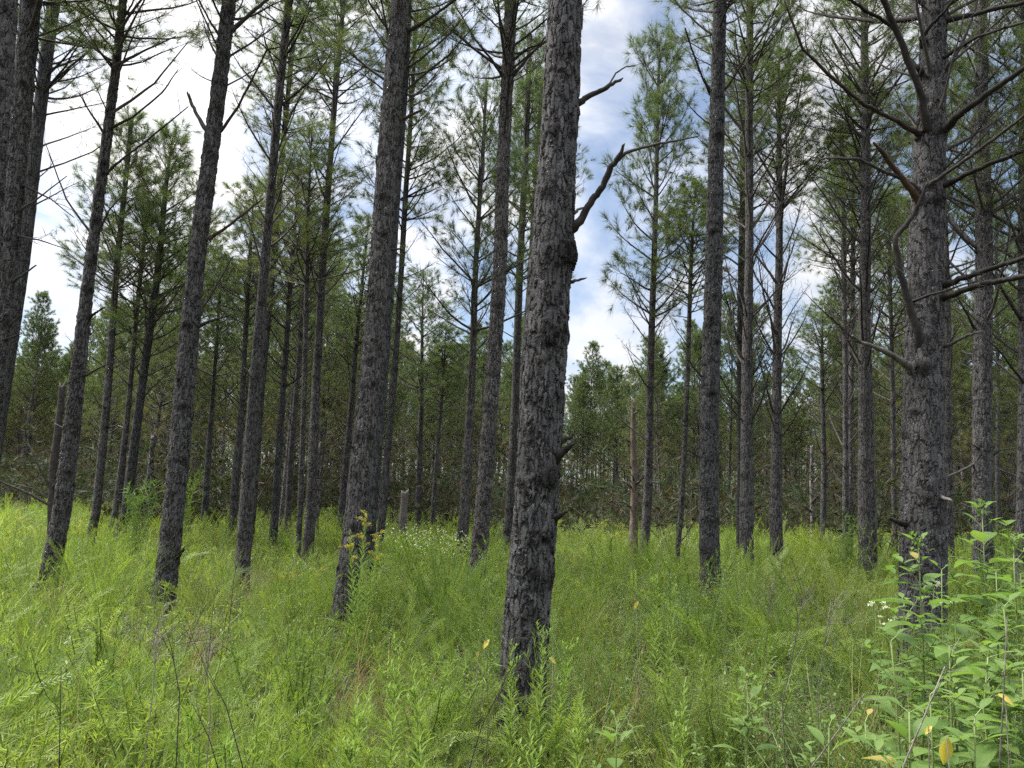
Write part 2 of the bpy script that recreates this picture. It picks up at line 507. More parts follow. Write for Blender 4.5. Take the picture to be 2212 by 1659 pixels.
def crown_mesh(name, H, z0, R, dead_from, seed, dense=1.0, nn=26, topd=1.0, brown=0.5, nw=0.005):
    """whole crown from dead_from (bare limbs) over z0 (needles begin) to the tip at H; local z = height along the stem"""
    global RNG
    keep = RNG; RNG = np.random.default_rng(seed)
    g = Geo()
    z = dead_from
    ph = RNG.random() * 6
    while z < H - 0.25:
        f = (z - z0) / (H - z0)
        if f < 0:
            nb = int(RNG.integers(2, 5)); live = 0.0 if z < z0 - 1.4 else 0.22
            ln = R * RNG.uniform(0.55, 1.0) * (0.7 + 0.3 * (z - dead_from) / max(0.1, z0 - dead_from))
            el = RNG.uniform(12, 38); dry = 0.85 * brown + 0.3
        else:
            nb = int(round(RNG.integers(3, 6) * dense)); live = min(0.95, 0.5 + f * 1.1)
            ln = R * (1 - f ** 2.4) ** 0.8 * RNG.uniform(0.55, 1.08) + 0.15
            el = 24 + 34 * f; dry = max(0.0, brown * (0.75 - f * 2.2))
        for b in range(nb):
            a = ph + b * 2 * PI / nb + RNG.normal(0, 0.3)
            e = math.radians(el + RNG.normal(0, 7))
            d = np.array([math.cos(a) * math.cos(e), math.sin(a) * math.cos(e), math.sin(e)])
            zz = z + RNG.normal(0, 0.06)
            L = ln * RNG.uniform(0.72, 1.12)
            tw = int(max(3, (6 + 2.2 * L) * (0.8 if f < 0 else 1)))
            limb(g, (0, 0, zz), d, L, 0.008 + 0.0085 * L, 1, 0, live, dry, 4 if L > 0.8 else 3, tw, 0.45, nn, nw=nw)
        ph += 1.1
        z += RNG.uniform(0.34, 0.52) if f > 0 else RNG.uniform(0.35, 0.6)
    for k in range(5):
        d = unit(np.array([RNG.normal(0, 0.3), RNG.normal(0, 0.3), 1]))
        shoot(g, (0, 0, H - 0.25 + 0.05 * k), d, nn + 10, 0.18, 0.22, nw, 0.0, 0)
    me = g.mesh(name, [M['needle'], M['branch']])
    RNG = keep
    return me


def trunk_geo(c, prof, z0, z1, dz, sides, whorls, seed, flare=0.12, knots=None, cap_break=0.0):
    """c(z)->(x,y) axis; prof(z)->radius; whorls = heights of branch rings that swell the stem"""
    rs = np.random.default_rng(seed)
    n = int(max(4, (z1 - z0) / dz))
    zs = np.linspace(z0, z1, n)
    a = np.linspace(0, 2 * PI, sides, endpoint=False)
    A, Z = np.meshgrid(a, zs)
    R = np.array([prof(z) for z in zs])[:, None] * np.ones_like(A)
    scar = np.zeros_like(A)
    R *= 1 + flare * np.exp(-np.maximum(zs, 0) / 0.22)[:, None]
    for k in range(4):
        R *= 1 + 0.018 * np.sin(A * (k + 1) + Z * rs.uniform(0.5, 2.2) + rs.uniform(0, 6))
    for w in whorls:
        R *= 1 + rs.uniform(0.015, 0.04) * np.exp(-((Z - w + 0.02 * np.sin(A + w * 9)) / 0.06) ** 2)
        ring = 0.5 + 0.5 * np.sin(A * int(rs.integers(1, 4)) + rs.uniform(0, 6)); off = 0.03 * np.sin(A * 2 + rs.uniform(0, 6))
        scar = np.maximum(scar, rs.uniform(0.1, 0.5) * ring * np.exp(-((Z - w + 0.02 + off) / 0.05) ** 2))
        for k in range(int(rs.integers(2, 5))):
            aa = rs.uniform(0, 2 * PI); da = np.angle(np.exp(1j * (A - aa)))
            rr = prof(w)
            g_ = np.exp(-((da * rr) / 0.030) ** 2 - ((Z - w) / 0.035) ** 2)
            R += rr * rs.uniform(0.02, 0.08) * g_
            scar = np.maximum(scar, rs.uniform(0.5, 1.0) * np.exp(-((da * rr) / 0.036) ** 2 - ((Z - w - 0.01) / 0.045) ** 2))
    for (w, aa, size, bump, dark) in (knots or []):
        da = np.angle(np.exp(1j * (A - aa))); rr = prof(w)
        g_ = np.exp(-((da * rr) / size) ** 2 - ((Z - w) / (size * 0.8)) ** 2)
        R += bump * g_
        scar = np.maximum(scar, dark * np.exp(-((da * rr) / (size * 1.05)) ** 2 - ((Z - w) / (size * 0.95)) ** 2))
    cx = np.array([c(z)[0] for z in zs])[:, None]; cy = np.array([c(z)[1] for z in zs])[:, None]
    Zt = Z.copy()
    if cap_break:
        top = np.zeros_like(A); top[-1] = 1; top[-2] = 0.6
        Zt = Zt + top * cap_break * (np.sin(A * 2 + 1) * 0.5 + rs.normal(0, 0.35, A.shape))
    V = np.stack([cx + R * np.cos(A), cy + R * np.sin(A), Zt], axis=-1).reshape(-1, 3)
    i = np.arange(n - 1)[:, None] * sides; j = np.arange(sides)[None, :]; j2 = (j + 1) % sides
    Q = np.stack([i + j, i + j2, i + sides + j2, i + sides + j], axis=-1).reshape(-1, 4)
    V = np.concatenate([V, [[c(z1)[0], c(z1)[1], z1 - (0.02 if cap_break else 0)]]])
    e = (n - 1) * sides
    T = np.array([[e + s, e + (s + 1) % sides, n * sides] for s in range(sides)])
    return V, T, Q, np.concatenate([scar.ravel(), [0.2]])


# shared dead branches, one metre long, pointing along +x
def dead_branch_mesh(seed, twigs, live, mw, nn=22, rise=0.25):
    global RNG
    keep = RNG; RNG = np.random.default_rng(seed)
    g = Geo()
    limb(g, (-0.03, 0, 0), (1, 0, rise), 1.0, 0.0125, 1, 0, live, 0.15, 5, twigs, 0.30, nn, 0.8, nl=0.10, nw=0.003)
    me = g.mesh('dead_branch', [M['needle'], M[mw]])
    RNG = keep
    return me


DEAD = [dead_branch_mesh(100 + i, 5 + i % 5, 0.0, 'branch' if i % 3 else 'branch_dark') for i in range(8)]
SPARSE = [dead_branch_mesh(140 + i, 8, 0.42, 'branch', 20) for i in range(6)]
LUSH = [dead_branch_mesh(170 + i, 9, 0.85, 'branch', 26) for i in range(4)]


def stub_mesh(seed):
    rs = np.random.default_rng(seed)
    g = Geo()
    L = rs.uniform(0.09, 0.2)
    pts = np.array([[-0.03, 0, 0], [L * 0.35, rs.normal(0, .008), L * 0.1], [L * 0.7, rs.normal(0, .012), L * 0.22], [L, rs.normal(0, .015), L * rs.uniform(0.2, 0.5)]])
    g.tube(pts, [0.020, 0.014, 0.011, 0.006], 6, 0)
    g.tube(pts[2:] + np.array([0, 0.004, 0.003]), [0.006, 0.0015], 4, 0)
    return g.mesh('branch_stub', [M['branch_dark'] if seed % 2 else M['branch']], True)


STUB = [stub_mesh(i) for i in range(6)]

CROWN_NEAR = [crown_mesh('crown', 5.0, 0.0, 1.75, 0.05, 300 + i, 1.0, 44, brown=0.15, nw=0.006) for i in range(5)]

PINES = []


def px_tree(label, d, pts, H=12.0, name='pine_tree', res=1, z_dead=3.0, z_live=6.2, nwh=3.0, blen=1.25, crown=True, seed=0,
            heroes=(), knots=(), stubs=1.0, elev=(25, 50), group=None, pale=False, live_hi=None, crown_scale=None, side=None, ymin=None, lush=0):
    """a pine whose stem passes through measured points (u, v, width) at distance d"""
    rs = random.Random(seed * 7 + 3)
    W = []
    for (u, v, w) in pts:
        p = at(u, v, d)
        q = proj(p)
        W.append((p, 0.5 * w * q[2] / F))
    lo, hi = W[0][0], W[-1][0]
    ax = (hi - lo).normalized()
    gz = ground_z(lo.x, lo.y)
    base = lo + ax * ((gz - 0.05 - lo.z) / ax.z)
    e = empty(name, base, label, 'tree', group)
    zz = [p.z - base.z for p, r in W]
    xs = [p.x - base.x for p, r in W]
    rr = [r for p, r in W]
    zs = [0.0] + zz; cxs = [0.0] + xs
    slope = ax.x / ax.z
    r_base = rr[0] + (rr[0] - rr[-1]) / max(0.5, zz[-1] - zz[0]) * min(zz[0], 1.0) * 0.6
    tap = (rr[0] - rr[-1]) / max(0.5, zz[-1] - zz[0])

    def prof(z):
        if z <= zz[0]:
            f = z / max(zz[0], 0.01)
            return r_base + (rr[0] - r_base) * max(0, f)
        if z >= zz[-1]:
            return max(0.012, rr[-1] * (1 - (z - zz[-1]) / max(0.3, H - zz[-1])) ** 0.8) if z < H else 0.012
        return float(np.interp(z, zz, rr))
    ph1, ph2 = rs.uniform(0, 6), rs.uniform(0, 6)
    ybow = rs.uniform(-0.012, 0.012)

    def c(z):
        x = float(np.interp(z, zs, cxs)) if z <= zz[-1] else xs[-1] + slope * (z - zz[-1])
        return (x + 0.010 * math.sin(z * 1.1 + ph1) , ybow * z + 0.012 * math.sin(z * 0.9 + ph2))
    whorls = []
    z = rs.uniform(0.5, 0.9)
    while z < H:
        whorls.append(z); z += rs.uniform(0.38, 0.62)
    sides, dz, m = {3: (200, 0.0055, 'bark_near'), 2: (72, 0.016, 'bark_near'), 1: (28, 0.05, 'bark'), 0: (16, 0.1, 'bark')}[res]
    ztop_vis = min(H, (at(pts[-1][0], -60, d).z - base.z)) if res >= 2 else H
    V, T, Q, scar = trunk_geo(c, prof, -0.1, ztop_vis if res >= 2 else H, dz, sides, whorls, seed, knots=knots)
    tr = link('trunk', raw_mesh('trunk', V, T, Q, np.zeros(len(T) + len(Q), int), [M[m]], {'scar': scar}, True), e)
    if res >= 2 and H > ztop_vis + 0.3:
        V, T, Q, scar = trunk_geo(c, prof, ztop_vis - 0.02, H, 0.12, 20, [w for w in whorls if w > ztop_vis], seed, flare=0)
        link('upper_trunk', raw_mesh('upper_trunk', V, T, Q, np.zeros(len(T) + len(Q), int), [M['bark']], {'scar': scar}, True), e)
    # hero branches drawn from the photo: polylines (u, v) with pixel radii, bending towards or away from the viewer
    for hb in heroes:
        mw, name_, pl, r_px, dd = hb[:5]
        g = Geo(); broken = len(hb) <= 5 and r_px[-1] >= 3
        pp = [np.array(at(u, v, d + dd * k / max(1, len(pl) - 1)) - base) for k, (u, v) in enumerate(pl)]
        # the root sits on the axis so the limb really leaves the stem
        q0 = pp[0]
        cx0, cy0 = c(q0[2])
        root = np.array([cx0 + (q0[0] - cx0) * 0.55, cy0, q0[2] - abs(q0[0] - cx0) * 0.15])
        off_stem = abs(q0[0] - cx0) > 2.2 * prof(q0[2])          # springs from another limb, not from the stem
        chain = pp if off_stem else [root] + pp
        kpx = proj(Vector(pp[0]) + base)[2] / F
        rad = [r_px[0] * 1.15 * kpx] + [0.72 * np.interp(k / max(1, len(pl) - 1), np.linspace(0, 1, len(r_px)), r_px) * kpx for k in range(len(pl))]
        if off_stem:
            rad = rad[1:]
        else:
            rad[0] *= 1.5; rad[1] *= 1.3                              # a swollen collar where it leaves the stem
        dense, dr = [], []
        for k in range(len(chain) - 1):
            for s in range(5):
                f = s / 5
                wob = rad[k] * 0.16
                dense.append(chain[k] * (1 - f) + chain[k + 1] * f + (RNG.normal(0, wob, 3) if 0 < s else 0))
                dr.append((rad[k] * (1 - f) + rad[k + 1] * f) * RNG.uniform(0.95, 1.06))
        dense.append(chain[-1]); dr.append(rad[-1])
        if broken:                                                   # a splintered end
            dr[-1] *= 0.35; dr[-2] *= 0.8
            t = unit(np.asarray(dense[-1]) - dense[-3])
            for _ in range(4):
                o_ = rv(1, 1)[0] * dr[-3] * 0.45
                p_ = np.asarray(dense[-3]) + o_
                g.tube([p_, p_ + unit(t + rv(1, 0.12)[0]) * dr[-3] * RNG.uniform(2.0, 4.5)], [dr[-3] * 0.42, dr[-3] * 0.06], 4, 0)
        g.tube(dense, dr, 9, 0)
        ntw = hb[5] if len(hb) > 5 else 0
        for k in range(ntw):
            i = int(RNG.integers(len(dense) // 3, len(dense) - 1))
            t = unit(np.asarray(dense[i + 1]) - dense[i]); s = rv(1, 0.6)[0]
            tl = RNG.uniform(0.15, 0.5)
            tp = bent_path(dense[i], unit(t + s + np.array([0, 0, .25])), tl, 4, 0.3, 0.12)
            g.tube(tp, [0.0045, 0.004, 0.003, 0.0025, 0.0018], 4, 1, cap=False)
            for _ in range(2):
                sub = unit(tp[-1] - tp[-2] + rv(1, 0.5)[0])
                g.tube([tp[2], tp[2] + sub * tl * 0.5], [0.0028, 0.0014], 3, 1, cap=False)
        g.build(name_, [M[mw], M['twig']], e, True)
    # side branches whorl by whorl
    nbr = 0
    for w in whorls:
        r0 = prof(w)
        if w > min(H - 1.0, z_live + 1.3) and crown:
            break
        if w < z_dead:
            if rs.random() < 0.45 * stubs and w > 0.7:
                a = rs.uniform(0, 2 * PI)
                o = link('branch_stub', rs.choice(STUB), e)
                o.location = (c(w)[0] + math.cos(a) * r0 * 0.85, c(w)[1] + math.sin(a) * r0 * 0.85, w)
                o.rotation_euler = (rs.uniform(-1, 1), -rs.uniform(-0.1, 0.5), a)
                k = rs.uniform(0.6, 1.2); o.scale = (k, k, k)
            continue
        n = nwh * rs.uniform(0.6, 1.3)
        n = int(n) + (rs.random() < n % 1)
        a0 = rs.uniform(0, 2 * PI)
        for k in range(n):
            if nbr > 60:
                break
            a = a0 + k * 2 * PI / max(1, n) + rs.uniform(-0.35, 0.35)
            if side is not None and rs.random() < 0.6:
                a = side + rs.uniform(-0.9, 0.9)
            f = (w - z_dead) / max(0.5, z_live - z_dead)
            if lush and f > 0.55 and rs.random() < lush:
                me = rs.choice(LUSH)
            elif f > 0.6 and rs.random() < 0.75:
                me = rs.choice(SPARSE)
            else:
                me = rs.choice(DEAD)
            o = link('dead_branch' if me in DEAD else 'needled_branch', me, e)
            ln = blen * rs.uniform(0.55, 1.15) * (0.75 + 0.3 * min(1, f))
            if rs.random() < 0.18:
                ln *= 0.4
            o.location = (c(w)[0] + math.cos(a) * r0 * 0.7, c(w)[1] + math.sin(a) * r0 * 0.7, w + rs.uniform(-0.05, 0.05))
            o.rotation_euler = (rs.uniform(-0.5, 0.5), -math.radians(rs.uniform(*elev) - 14), a)
            o.scale = (ln, ln, ln * rs.uniform(0.9, 1.1)); nbr += 1
    if crown and H > z_live + 1:
        o = link('crown', rs.choice(CROWN_NEAR), e)
        zc = z_live
        k = (H - zc) / 5.0
        o.location = (c(zc)[0], c(zc)[1], zc)
        o.rotation_euler = Euler((0, math.atan(slope), rs.uniform(0, 6.28)), 'XYZ').to_matrix().to_euler() if False else (0, math.atan(slope), 0)
        kk = (crown_scale or 1.0) * (0.85 + 0.15 * k)
        o.scale = (kk, kk, k)
    PINES.append((base.x, base.y))
    return e


exec_trees = True
# ------------------------------------------------------------------ the near and middle pines, from the photo
B, BD, BR, BG = 'branch', 'branch_dark', 'branch_red', 'branch_grey'
HB = 'dead_branch'
NEARG = 'pines of the near rows'
px_tree('thickest pine in the middle with a forked bare limb reaching right', 5.0,
        [(1137, 1384, 95), (1160, 1107, 91), (1190, 553, 82), (1221, 0, 70)], H=12.5, res=3, z_dead=5.2, z_live=7.0, seed=1, stubs=0.0,
        heroes=[(BD, HB, [(1228, 500), (1258, 470), (1280, 430), (1303, 402), (1318, 362), (1335, 340), (1350, 310)], [13, 10.5, 9.5, 9, 4], -0.3),
                (B, HB, [(1328, 352), (1352, 330), (1390, 318), (1450, 305), (1508, 295)], [7, 5, 4.5, 3.5, 2], -0.35, 0),
                (B, 'branch_stub', [(1238, 462), (1250, 452), (1264, 449)], [5, 4, 3], 0.1),
                (B, HB, [(1243, 224), (1275, 206), (1310, 190), (1346, 168)], [9, 8, 7, 4], -0.15),
                (BD, HB, [(1312, 189), (1330, 158), (1352, 144), (1372, 142)], [3, 2.4, 2, 1.5], 0.1),
                (B, 'branch_stub', [(1224, 611), (1245, 606), (1268, 600)], [6, 4, 3], -0.1),
                (BD, 'branch_stub', [(1172, 1030), (1195, 1000), (1217, 975), (1238, 958)], [15, 13, 11, 7], -0.16),
                (BD, 'branch_stub', [(1196, 972), (1220, 950), (1243, 937)], [9, 7, 4], -0.05),
                (BD, 'branch_stub', [(1180, 1138), (1205, 1118), (1227, 1104)], [11, 8, 4], -0.18)],
        knots=[(2.60, -PI / 2 + 0.1, 0.05, -0.02, 1.0), (2.56, -PI / 2 + 0.1, 0.06, 0.02, 0.4), (1.78, -PI / 2 + 0.55, 0.075, 0.022, 0.95), (3.25, -0.55, 0.14, 0.035, 1.0),
               (1.40, -PI / 2 + 0.5, 0.05, 0.02, 0.7), (4.25, -0.2, 0.05, 0.01, 0.7), (0.95, -PI / 2 + 0.2, 0.04, 0.008, 0.5), (2.05, -2.2, 0.04, 0.01, 0.4)])
px_tree('thick pine at right with many dark limbs spreading both ways', 6.4,
        [(1997, 1250, 90), (1999, 1107, 87), (2005, 553, 66), (2028, 0, 48)], H=12.5, res=2, z_dead=4.2, z_live=6.0, nwh=3.4, lush=0.5, seed=2, stubs=0.3,
        heroes=[(BD, HB, [(2006, 290), (1988, 200), (1941, 77), (1908, 0), (1880, -70)], [11, 10, 9, 8, 7], -0.5, 5),
                (BD, HB, [(1936, 66), (1900, 38), (1868, 23), (1838, 0), (1800, -20)], [6, 5, 5, 4, 3], -0.5, 4),
                (BR, HB, [(1980, 286), (1925, 256), (1867, 227), (1800, 170), (1734, 107), (1694, 0)], [6.5, 6, 5.5, 5, 4, 2.5], -0.6, 7),
                (BD, HB, [(1990, 84), (2015, 50), (2040, 25), (2080, -30)], [6, 5, 4, 3], -0.3, 3),
                (BD, HB, [(2036, 45), (2100, 32), (2160, 16), (2212, 5), (2290, -20)], [9, 7, 7, 6, 4], -0.6, 7),
                (BD, HB, [(2030, 285), (2060, 258), (2095, 230), (2150, 190), (2212, 147), (2280, 110)], [13, 11, 9, 8, 7, 5], -0.8, 8),
                (BD, HB, [(2030, 190), (2060, 130), (2088, 70), (2105, 25), (2120, -40)], [6, 5, 5, 4, 3], 0.5, 5),
                (BD, HB, [(2030, 405), (2070, 386), (2108, 367), (2165, 345), (2212, 325), (2290, 300)], [9, 8, 7, 6, 5, 4], -0.7, 7),
                (B, HB, [(1994, 410), (2050, 370), (2101, 334), (2160, 290), (2212, 250), (2290, 190)], [6, 5.5, 5, 4.5, 4, 3], -1.0, 6),
                (BR, HB, [(1984, 432), (1945, 380), (1908, 330), (1887, 308)], [9, 8, 7, 3], -0.4, 1),
                (B, HB, [(1974, 402), (1940, 382), (1908, 370), (1858, 344), (1800, 341), (1751, 347)], [7, 6, 5, 4, 3, 1.5], -0.6, 4),
                (BD, HB, [(1989, 797), (1991, 754), (1984, 721), (1958, 637), (1941, 574), (1934, 513), (1971, 467), (1988, 434), (2004, 395)], [16, 14, 12, 10, 9, 8, 7, 6, 4], -0.35, 2),
                (BD, HB, [(2030, 620), (2085, 600), (2141, 580), (2212, 557), (2300, 520)], [9, 8, 7, 6, 4], -0.7, 6),
                (BD, HB, [(2030, 648), (2070, 632), (2108, 617), (2160, 606), (2212, 597), (2290, 585)], [10, 9, 8, 7.5, 7, 5], -1.0, 6),
                (BD, HB, [(1966, 652), (2000, 640), (2060, 622), (2112, 606)], [4, 4, 3, 2], -0.5, 2),
                (BG, HB, [(1962, 790), (1930, 768), (1908, 757), (1858, 739), (1841, 725)], [9, 8, 7, 5, 3], -0.35, 1),
                (BG, HB, [(2030, 752), (2060, 740), (2090, 724), (2119, 716)], [6, 5, 4, 3], -0.4, 1),
                (BG, 'branch_stub', [(2012, 1068), (2035, 1074), (2058, 1082)], [7, 6, 4], -0.3),
                (BD, 'branch_stub', [(1960, 1134), (1940, 1127), (1920, 1120)], [8, 7, 5], -0.25),
                (BD, HB, [(2032, 330), (2090, 300), (2150, 262), (2212, 215)], [5, 4, 3, 2], 0.5, 6),
                (BD, HB, [(2030, 130), (2110, 80), (2170, 60), (2240, 40)], [5, 4, 4, 3], -1.2, 6),
                (BD, HB, [(1985, 150), (1950, 110), (1920, 40), (1905, -30)], [5, 4, 4, 3], 0.4, 5)],
        knots=[(2.82, -PI / 2 - 0.55, 0.075, 0.035, 0.9), (2.45, -PI / 2 - 0.95, 0.04, 0.02, 0.9), (1.55, -PI / 2 + 0.3, 0.05, 0.01, 0.7), (4.3, -PI / 2, 0.08, 0.03, 1.0), (4.95, -PI / 2 + 0.4, 0.07, 0.03, 1.0)])
px_tree('leaning pine left of the thickest trunk, yellow goldenrod at its foot', 8.2,
        [(743, 1330, 47), (771, 1107, 45), (821, 553, 39), (868, 0, 36)], H=12.5, res=2, z_dead=6.4, z_live=7.6, nwh=1.5, seed=3, stubs=0.5,
        heroes=[(BD, HB, [(884, 66), (932, 37), (979, 3), (1010, -30)], [5, 4, 4, 3], -0.3, 4),
                (BR, 'branch_stub', [(868, 257), (892, 247), (915, 235)], [5, 4, 3], -0.15),
                (B, 'branch_stub', [(811, 648), (800, 634), (788, 626)], [5, 4, 2], -0.1),
                (BD, 'branch_stub', [(776, 978), (764, 968), (753, 961)], [4, 3, 2], -0.1),
                (BD, 'branch_stub', [(826, 385), (817, 365), (813, 335)], [9, 8, 3], -0.1),
                (BD, HB, [(855, 105), (835, 60), (800, 10), (780, -40)], [4, 3, 3, 2], -0.2, 4)],
        knots=[(3.1, -PI / 2, 0.05, 0.02, 0.8), (4.5, -PI / 2 + .3, 0.05, 0.02, 0.8)])
px_tree('mid-sized pine on the left bearing two broken forked limbs near its top', 9.6,
        [(357, 1260, 45), (372, 1107, 43), (429, 553, 34), (495, 0, 27)], H=12.5, res=2, z_dead=6.9, z_live=7.8, nwh=2.0, seed=4, stubs=0.4,
        heroes=[(B, HB, [(505, 62), (540, 30), (577, 0), (610, -40)], [6, 5, 5, 4], -0.3, 3),
                (BG, HB, [(449, 288), (430, 255), (412, 220), (404, 198)], [6, 5.5, 5, 4], -0.2),
                (BR, HB, [(478, 282), (513, 233), (550, 160), (577, 107), (612, 100)], [4, 3.5, 3, 3, 1.5], -0.2, 2),
                (BR, HB, [(455, 514), (490, 490), (520, 467), (570, 427)], [4.5, 4, 3.5, 2], -0.3, 2),
                (B, HB, [(430, 688), (445, 655), (467, 617), (504, 553)], [3.5, 3, 3, 2], -0.1, 1),
                (B, HB, [(434, 702), (465, 690), (500, 679)], [4.5, 3.5, 2], -0.2),
                (B, 'branch_stub', [(441, 372), (437, 350), (438, 328)], [5, 4, 1.5], 0.0),
                (BD, 'branch_stub', [(376, 1206), (388, 1196), (398, 1185)], [8, 6, 4], -0.1),
                (BD, HB, [(482, 90), (450, 40), (430, 0), (420, -40)], [4, 3, 3, 2], 0.3, 5)],
        knots=[(3.72, -PI / 2, 0.06, 0.02, 0.9), (2.7, -PI / 2 + 0.5, 0.05, 0.02, 0.9)])
px_tree('slim straight pine immediately left of the thickest trunk, bare lower stem', 11.0,
        [(1028, 1280, 34), (1044, 1107, 33), (1081, 553, 28), (1102, 0, 24)], H=12.8, res=2, z_dead=6.6, z_live=8.0, nwh=1.5, seed=5, stubs=0.5,
        heroes=[(B, HB, [(1082, 158), (1055, 120), (1025, 83), (979, 3)], [4, 3.5, 3, 2], -0.2, 3),
                (BD, HB, [(1110, 160), (1145, 120), (1182, 77), (1215, 50)], [4.5, 4, 3, 2], 0.2, 4),
                (BD, HB, [(1108, 130), (1140, 105), (1175, 92), (1200, 60)], [3, 3, 2, 2], -0.3, 4)])
px_tree('straight pine standing right of the blue sky gap, ringed with dark knots', 11.0,
        [(1533, 1240, 41), (1530, 1107, 40), (1539, 553, 34), (1553, 0, 25)], H=12.8, res=2, z_dead=7.0, z_live=8.8, nwh=2, seed=6, stubs=0.8,
        heroes=[(BD, HB, [(1540, 212), (1520, 175), (1492, 100), (1480, 60)], [4, 3, 2.5, 2], -0.3, 3),
                (BD, HB, [(1552, 212), (1580, 175), (1611, 123), (1640, 80)], [4, 3, 2.5, 2], -0.3, 4),
                (BD, HB, [(1558, 25), (1585, 5), (1620, -20)], [3, 3, 2], -0.2, 2),
                (B, HB, [(1522, 820), (1495, 790), (1470, 735)], [2.5, 2, 1.2], -0.2, 1)],
        knots=[(7.1, -PI / 2, 0.1, 0.03, 1.0), (4.3, -PI / 2 - .3, 0.045, 0.02, 1.0), (3.2, -PI / 2, 0.06, 0.02, 1.0), (5.6, -PI / 2 - .5, 0.06, 0.02, 1.0), (3.95, -PI / 2 + .4, 0.04, 0.02, 1.0)])
px_tree('dark leaning pine at far left with long bare limbs fanning out above', 10.5,
        [(105, 1240, 37), (130, 1107, 35), (198, 553, 22), (261, 0, 15)], H=11.8, res=2, z_dead=6.9, z_live=7.6, nwh=2.2, seed=7, stubs=0.4,
        heroes=[(B, HB, [(232, 372), (275, 335), (317, 304), (407, 230)], [3.5, 3, 3, 1.5], -0.3, 3),
                (B, HB, [(238, 277), (287, 253), (350, 200), (385, 150)], [3.5, 3, 2.5, 1.2], -0.2, 3),
                (B, HB, [(245, 242), (334, 180), (407, 90)], [3.5, 3, 1.5], 0.3, 4),
                (B, HB, [(253, 140), (310, 110), (380, 78)], [4, 3, 1.5], -0.3, 3),
                (BD, HB, [(243, 106), (205, 60), (167, 7)], [3, 2.5, 2], -0.2, 3),
                (BD, HB, [(240, 138), (200, 95), (160, 57), (120, 40)], [3, 2.5, 2, 1.3], 0.2, 3),
                (BD, HB, [(222, 285), (190, 235), (170, 200)], [3, 2.5, 1.5], -0.2, 4),
                (B, HB, [(202, 512), (143, 430), (100, 314)], [3, 2.5, 1.3], -0.2, 3),
                (BD, HB, [(210, 508), (235, 455), (262, 425), (290, 430)], [3, 2.5, 2, 1.3], 0.2, 3),
                (BD, 'branch_stub', [(198, 682), (212, 672), (226, 664)], [3.5, 3, 2], -0.1),
                (B, HB, [(184, 812), (212, 796), (242, 783)], [3, 2.5, 1.5], -0.1),
                (BD, HB, [(262, 48), (285, 10), (300, -30)], [3, 2.5, 2], 0.1, 4)])
px_tree('leftmost pine leaning across the frame corner, scaly grey bark', 9.5,
        [(-45, 1107, 44), (13, 553, 38), (58, 0, 36)], H=12.5, res=2, z_dead=6.4, z_live=7.5, nwh=1.5, seed=8, stubs=0.3,
        heroes=[(B, 'branch_stub', [(30, 606), (52, 592), (78, 573)], [3.5, 3, 2], -0.2),
                (B, 'branch_stub', [(24, 700), (36, 688), (46, 678)], [2.5, 2, 1.2], -0.1),
                (B, 'branch_stub', [(14, 733), (30, 727), (47, 721)], [3, 2.5, 1.5], -0.1),
                (BD, HB, [(52, 400), (110, 430), (160, 470)], [3, 2, 1.2], -0.2, 3),
                (B, HB, [(46, 452), (80, 430), (145, 380)], [3, 2.5, 1.3], -0.2, 2),
                (B, HB, [(40, 510), (90, 520), (150, 540)], [2.5, 2, 1.2], -0.2, 3)])
px_tree('dark pine cut by the left edge of the photo, nearly black bark', 7.0,
        [(-62, 1107, 52), (-22, 553, 50), (12, 0, 46)], H=12.5, res=2, z_dead=6.3, z_live=7.0, nwh=1.5, seed=9, stubs=0.2)
px_tree('pine rising behind the leftmost trunks with smooth pale upper stem', 13.0,
        [(-30, 1107, 32), (48, 553, 27), (116, 0, 25)], H=12.5, res=1, z_dead=6.0, z_live=8.4, nwh=3, seed=10, stubs=0.3,
        heroes=[(B, HB, [(98, 192), (150, 145), (200, 103), (247, 73)], [3.5, 3, 2.5, 1.5], -0.3, 4),
                (B, HB, [(108, 150), (160, 130), (225, 128)], [3, 2.5, 1.5], -0.2, 4),
                (B, HB, [(72, 375), (140, 352), (200, 328), (232, 305)], [2.5, 2.2, 2, 1.3], -0.2, 3)])
px_tree('dark slim pine with a fan of thin limbs, left of the leaning pine pair', 12.5,
        [(524, 1215, 30), (532, 1107, 30), (570, 553, 19.5), (622, 0, 16)], H=12.6, res=1, z_dead=4.6, z_live=9.0, nwh=3.0, seed=11, blen=1.5, elev=(35, 58))
px_tree('pale peeled pine stem hidden behind the dark slim one', 16.5,
        [(543, 1107, 17), (588, 553, 14), (632, 70, 9)], H=12.6, res=1, z_dead=4.6, z_live=9.4, nwh=2.6, seed=12, blen=1.4, elev=(35, 58))
px_tree('slim pine with blackened forked foot between two taller stems', 17.0,
        [(590, 1165, 18), (595, 1107, 17), (612, 830, 12), (634, 553, 9)], H=9.0, res=1, z_dead=3.2, z_live=5.2, nwh=3.0, seed=13, blen=1.5)
px_tree('thinner stem of the close pair of pines left of centre', 14.6,
        [(642, 1235, 11), (649, 1107, 12), (662, 553, 9)], H=8.8, res=1, z_dead=4.0, z_live=5.6, nwh=3.0, seed=14, blen=1.2)
px_tree('thicker stem of the close pair of pines left of centre', 15.0,
        [(661, 1235, 23), (670, 1107, 23), (696, 553, 15), (738, 0, 10)], H=13.0, res=1, z_dead=4.2, z_live=9.6, nwh=3.2, seed=15, blen=1.6, elev=(35, 60))
px_tree('pine trunk half hidden behind the goldenrod-footed leaning pine', 11.0,
        [(789, 1280, 27), (801, 1107, 26), (850, 553, 20), (884, 0, 15)], H=12.0, res=1, z_dead=6.2, z_live=7.6, nwh=1.6, seed=16)
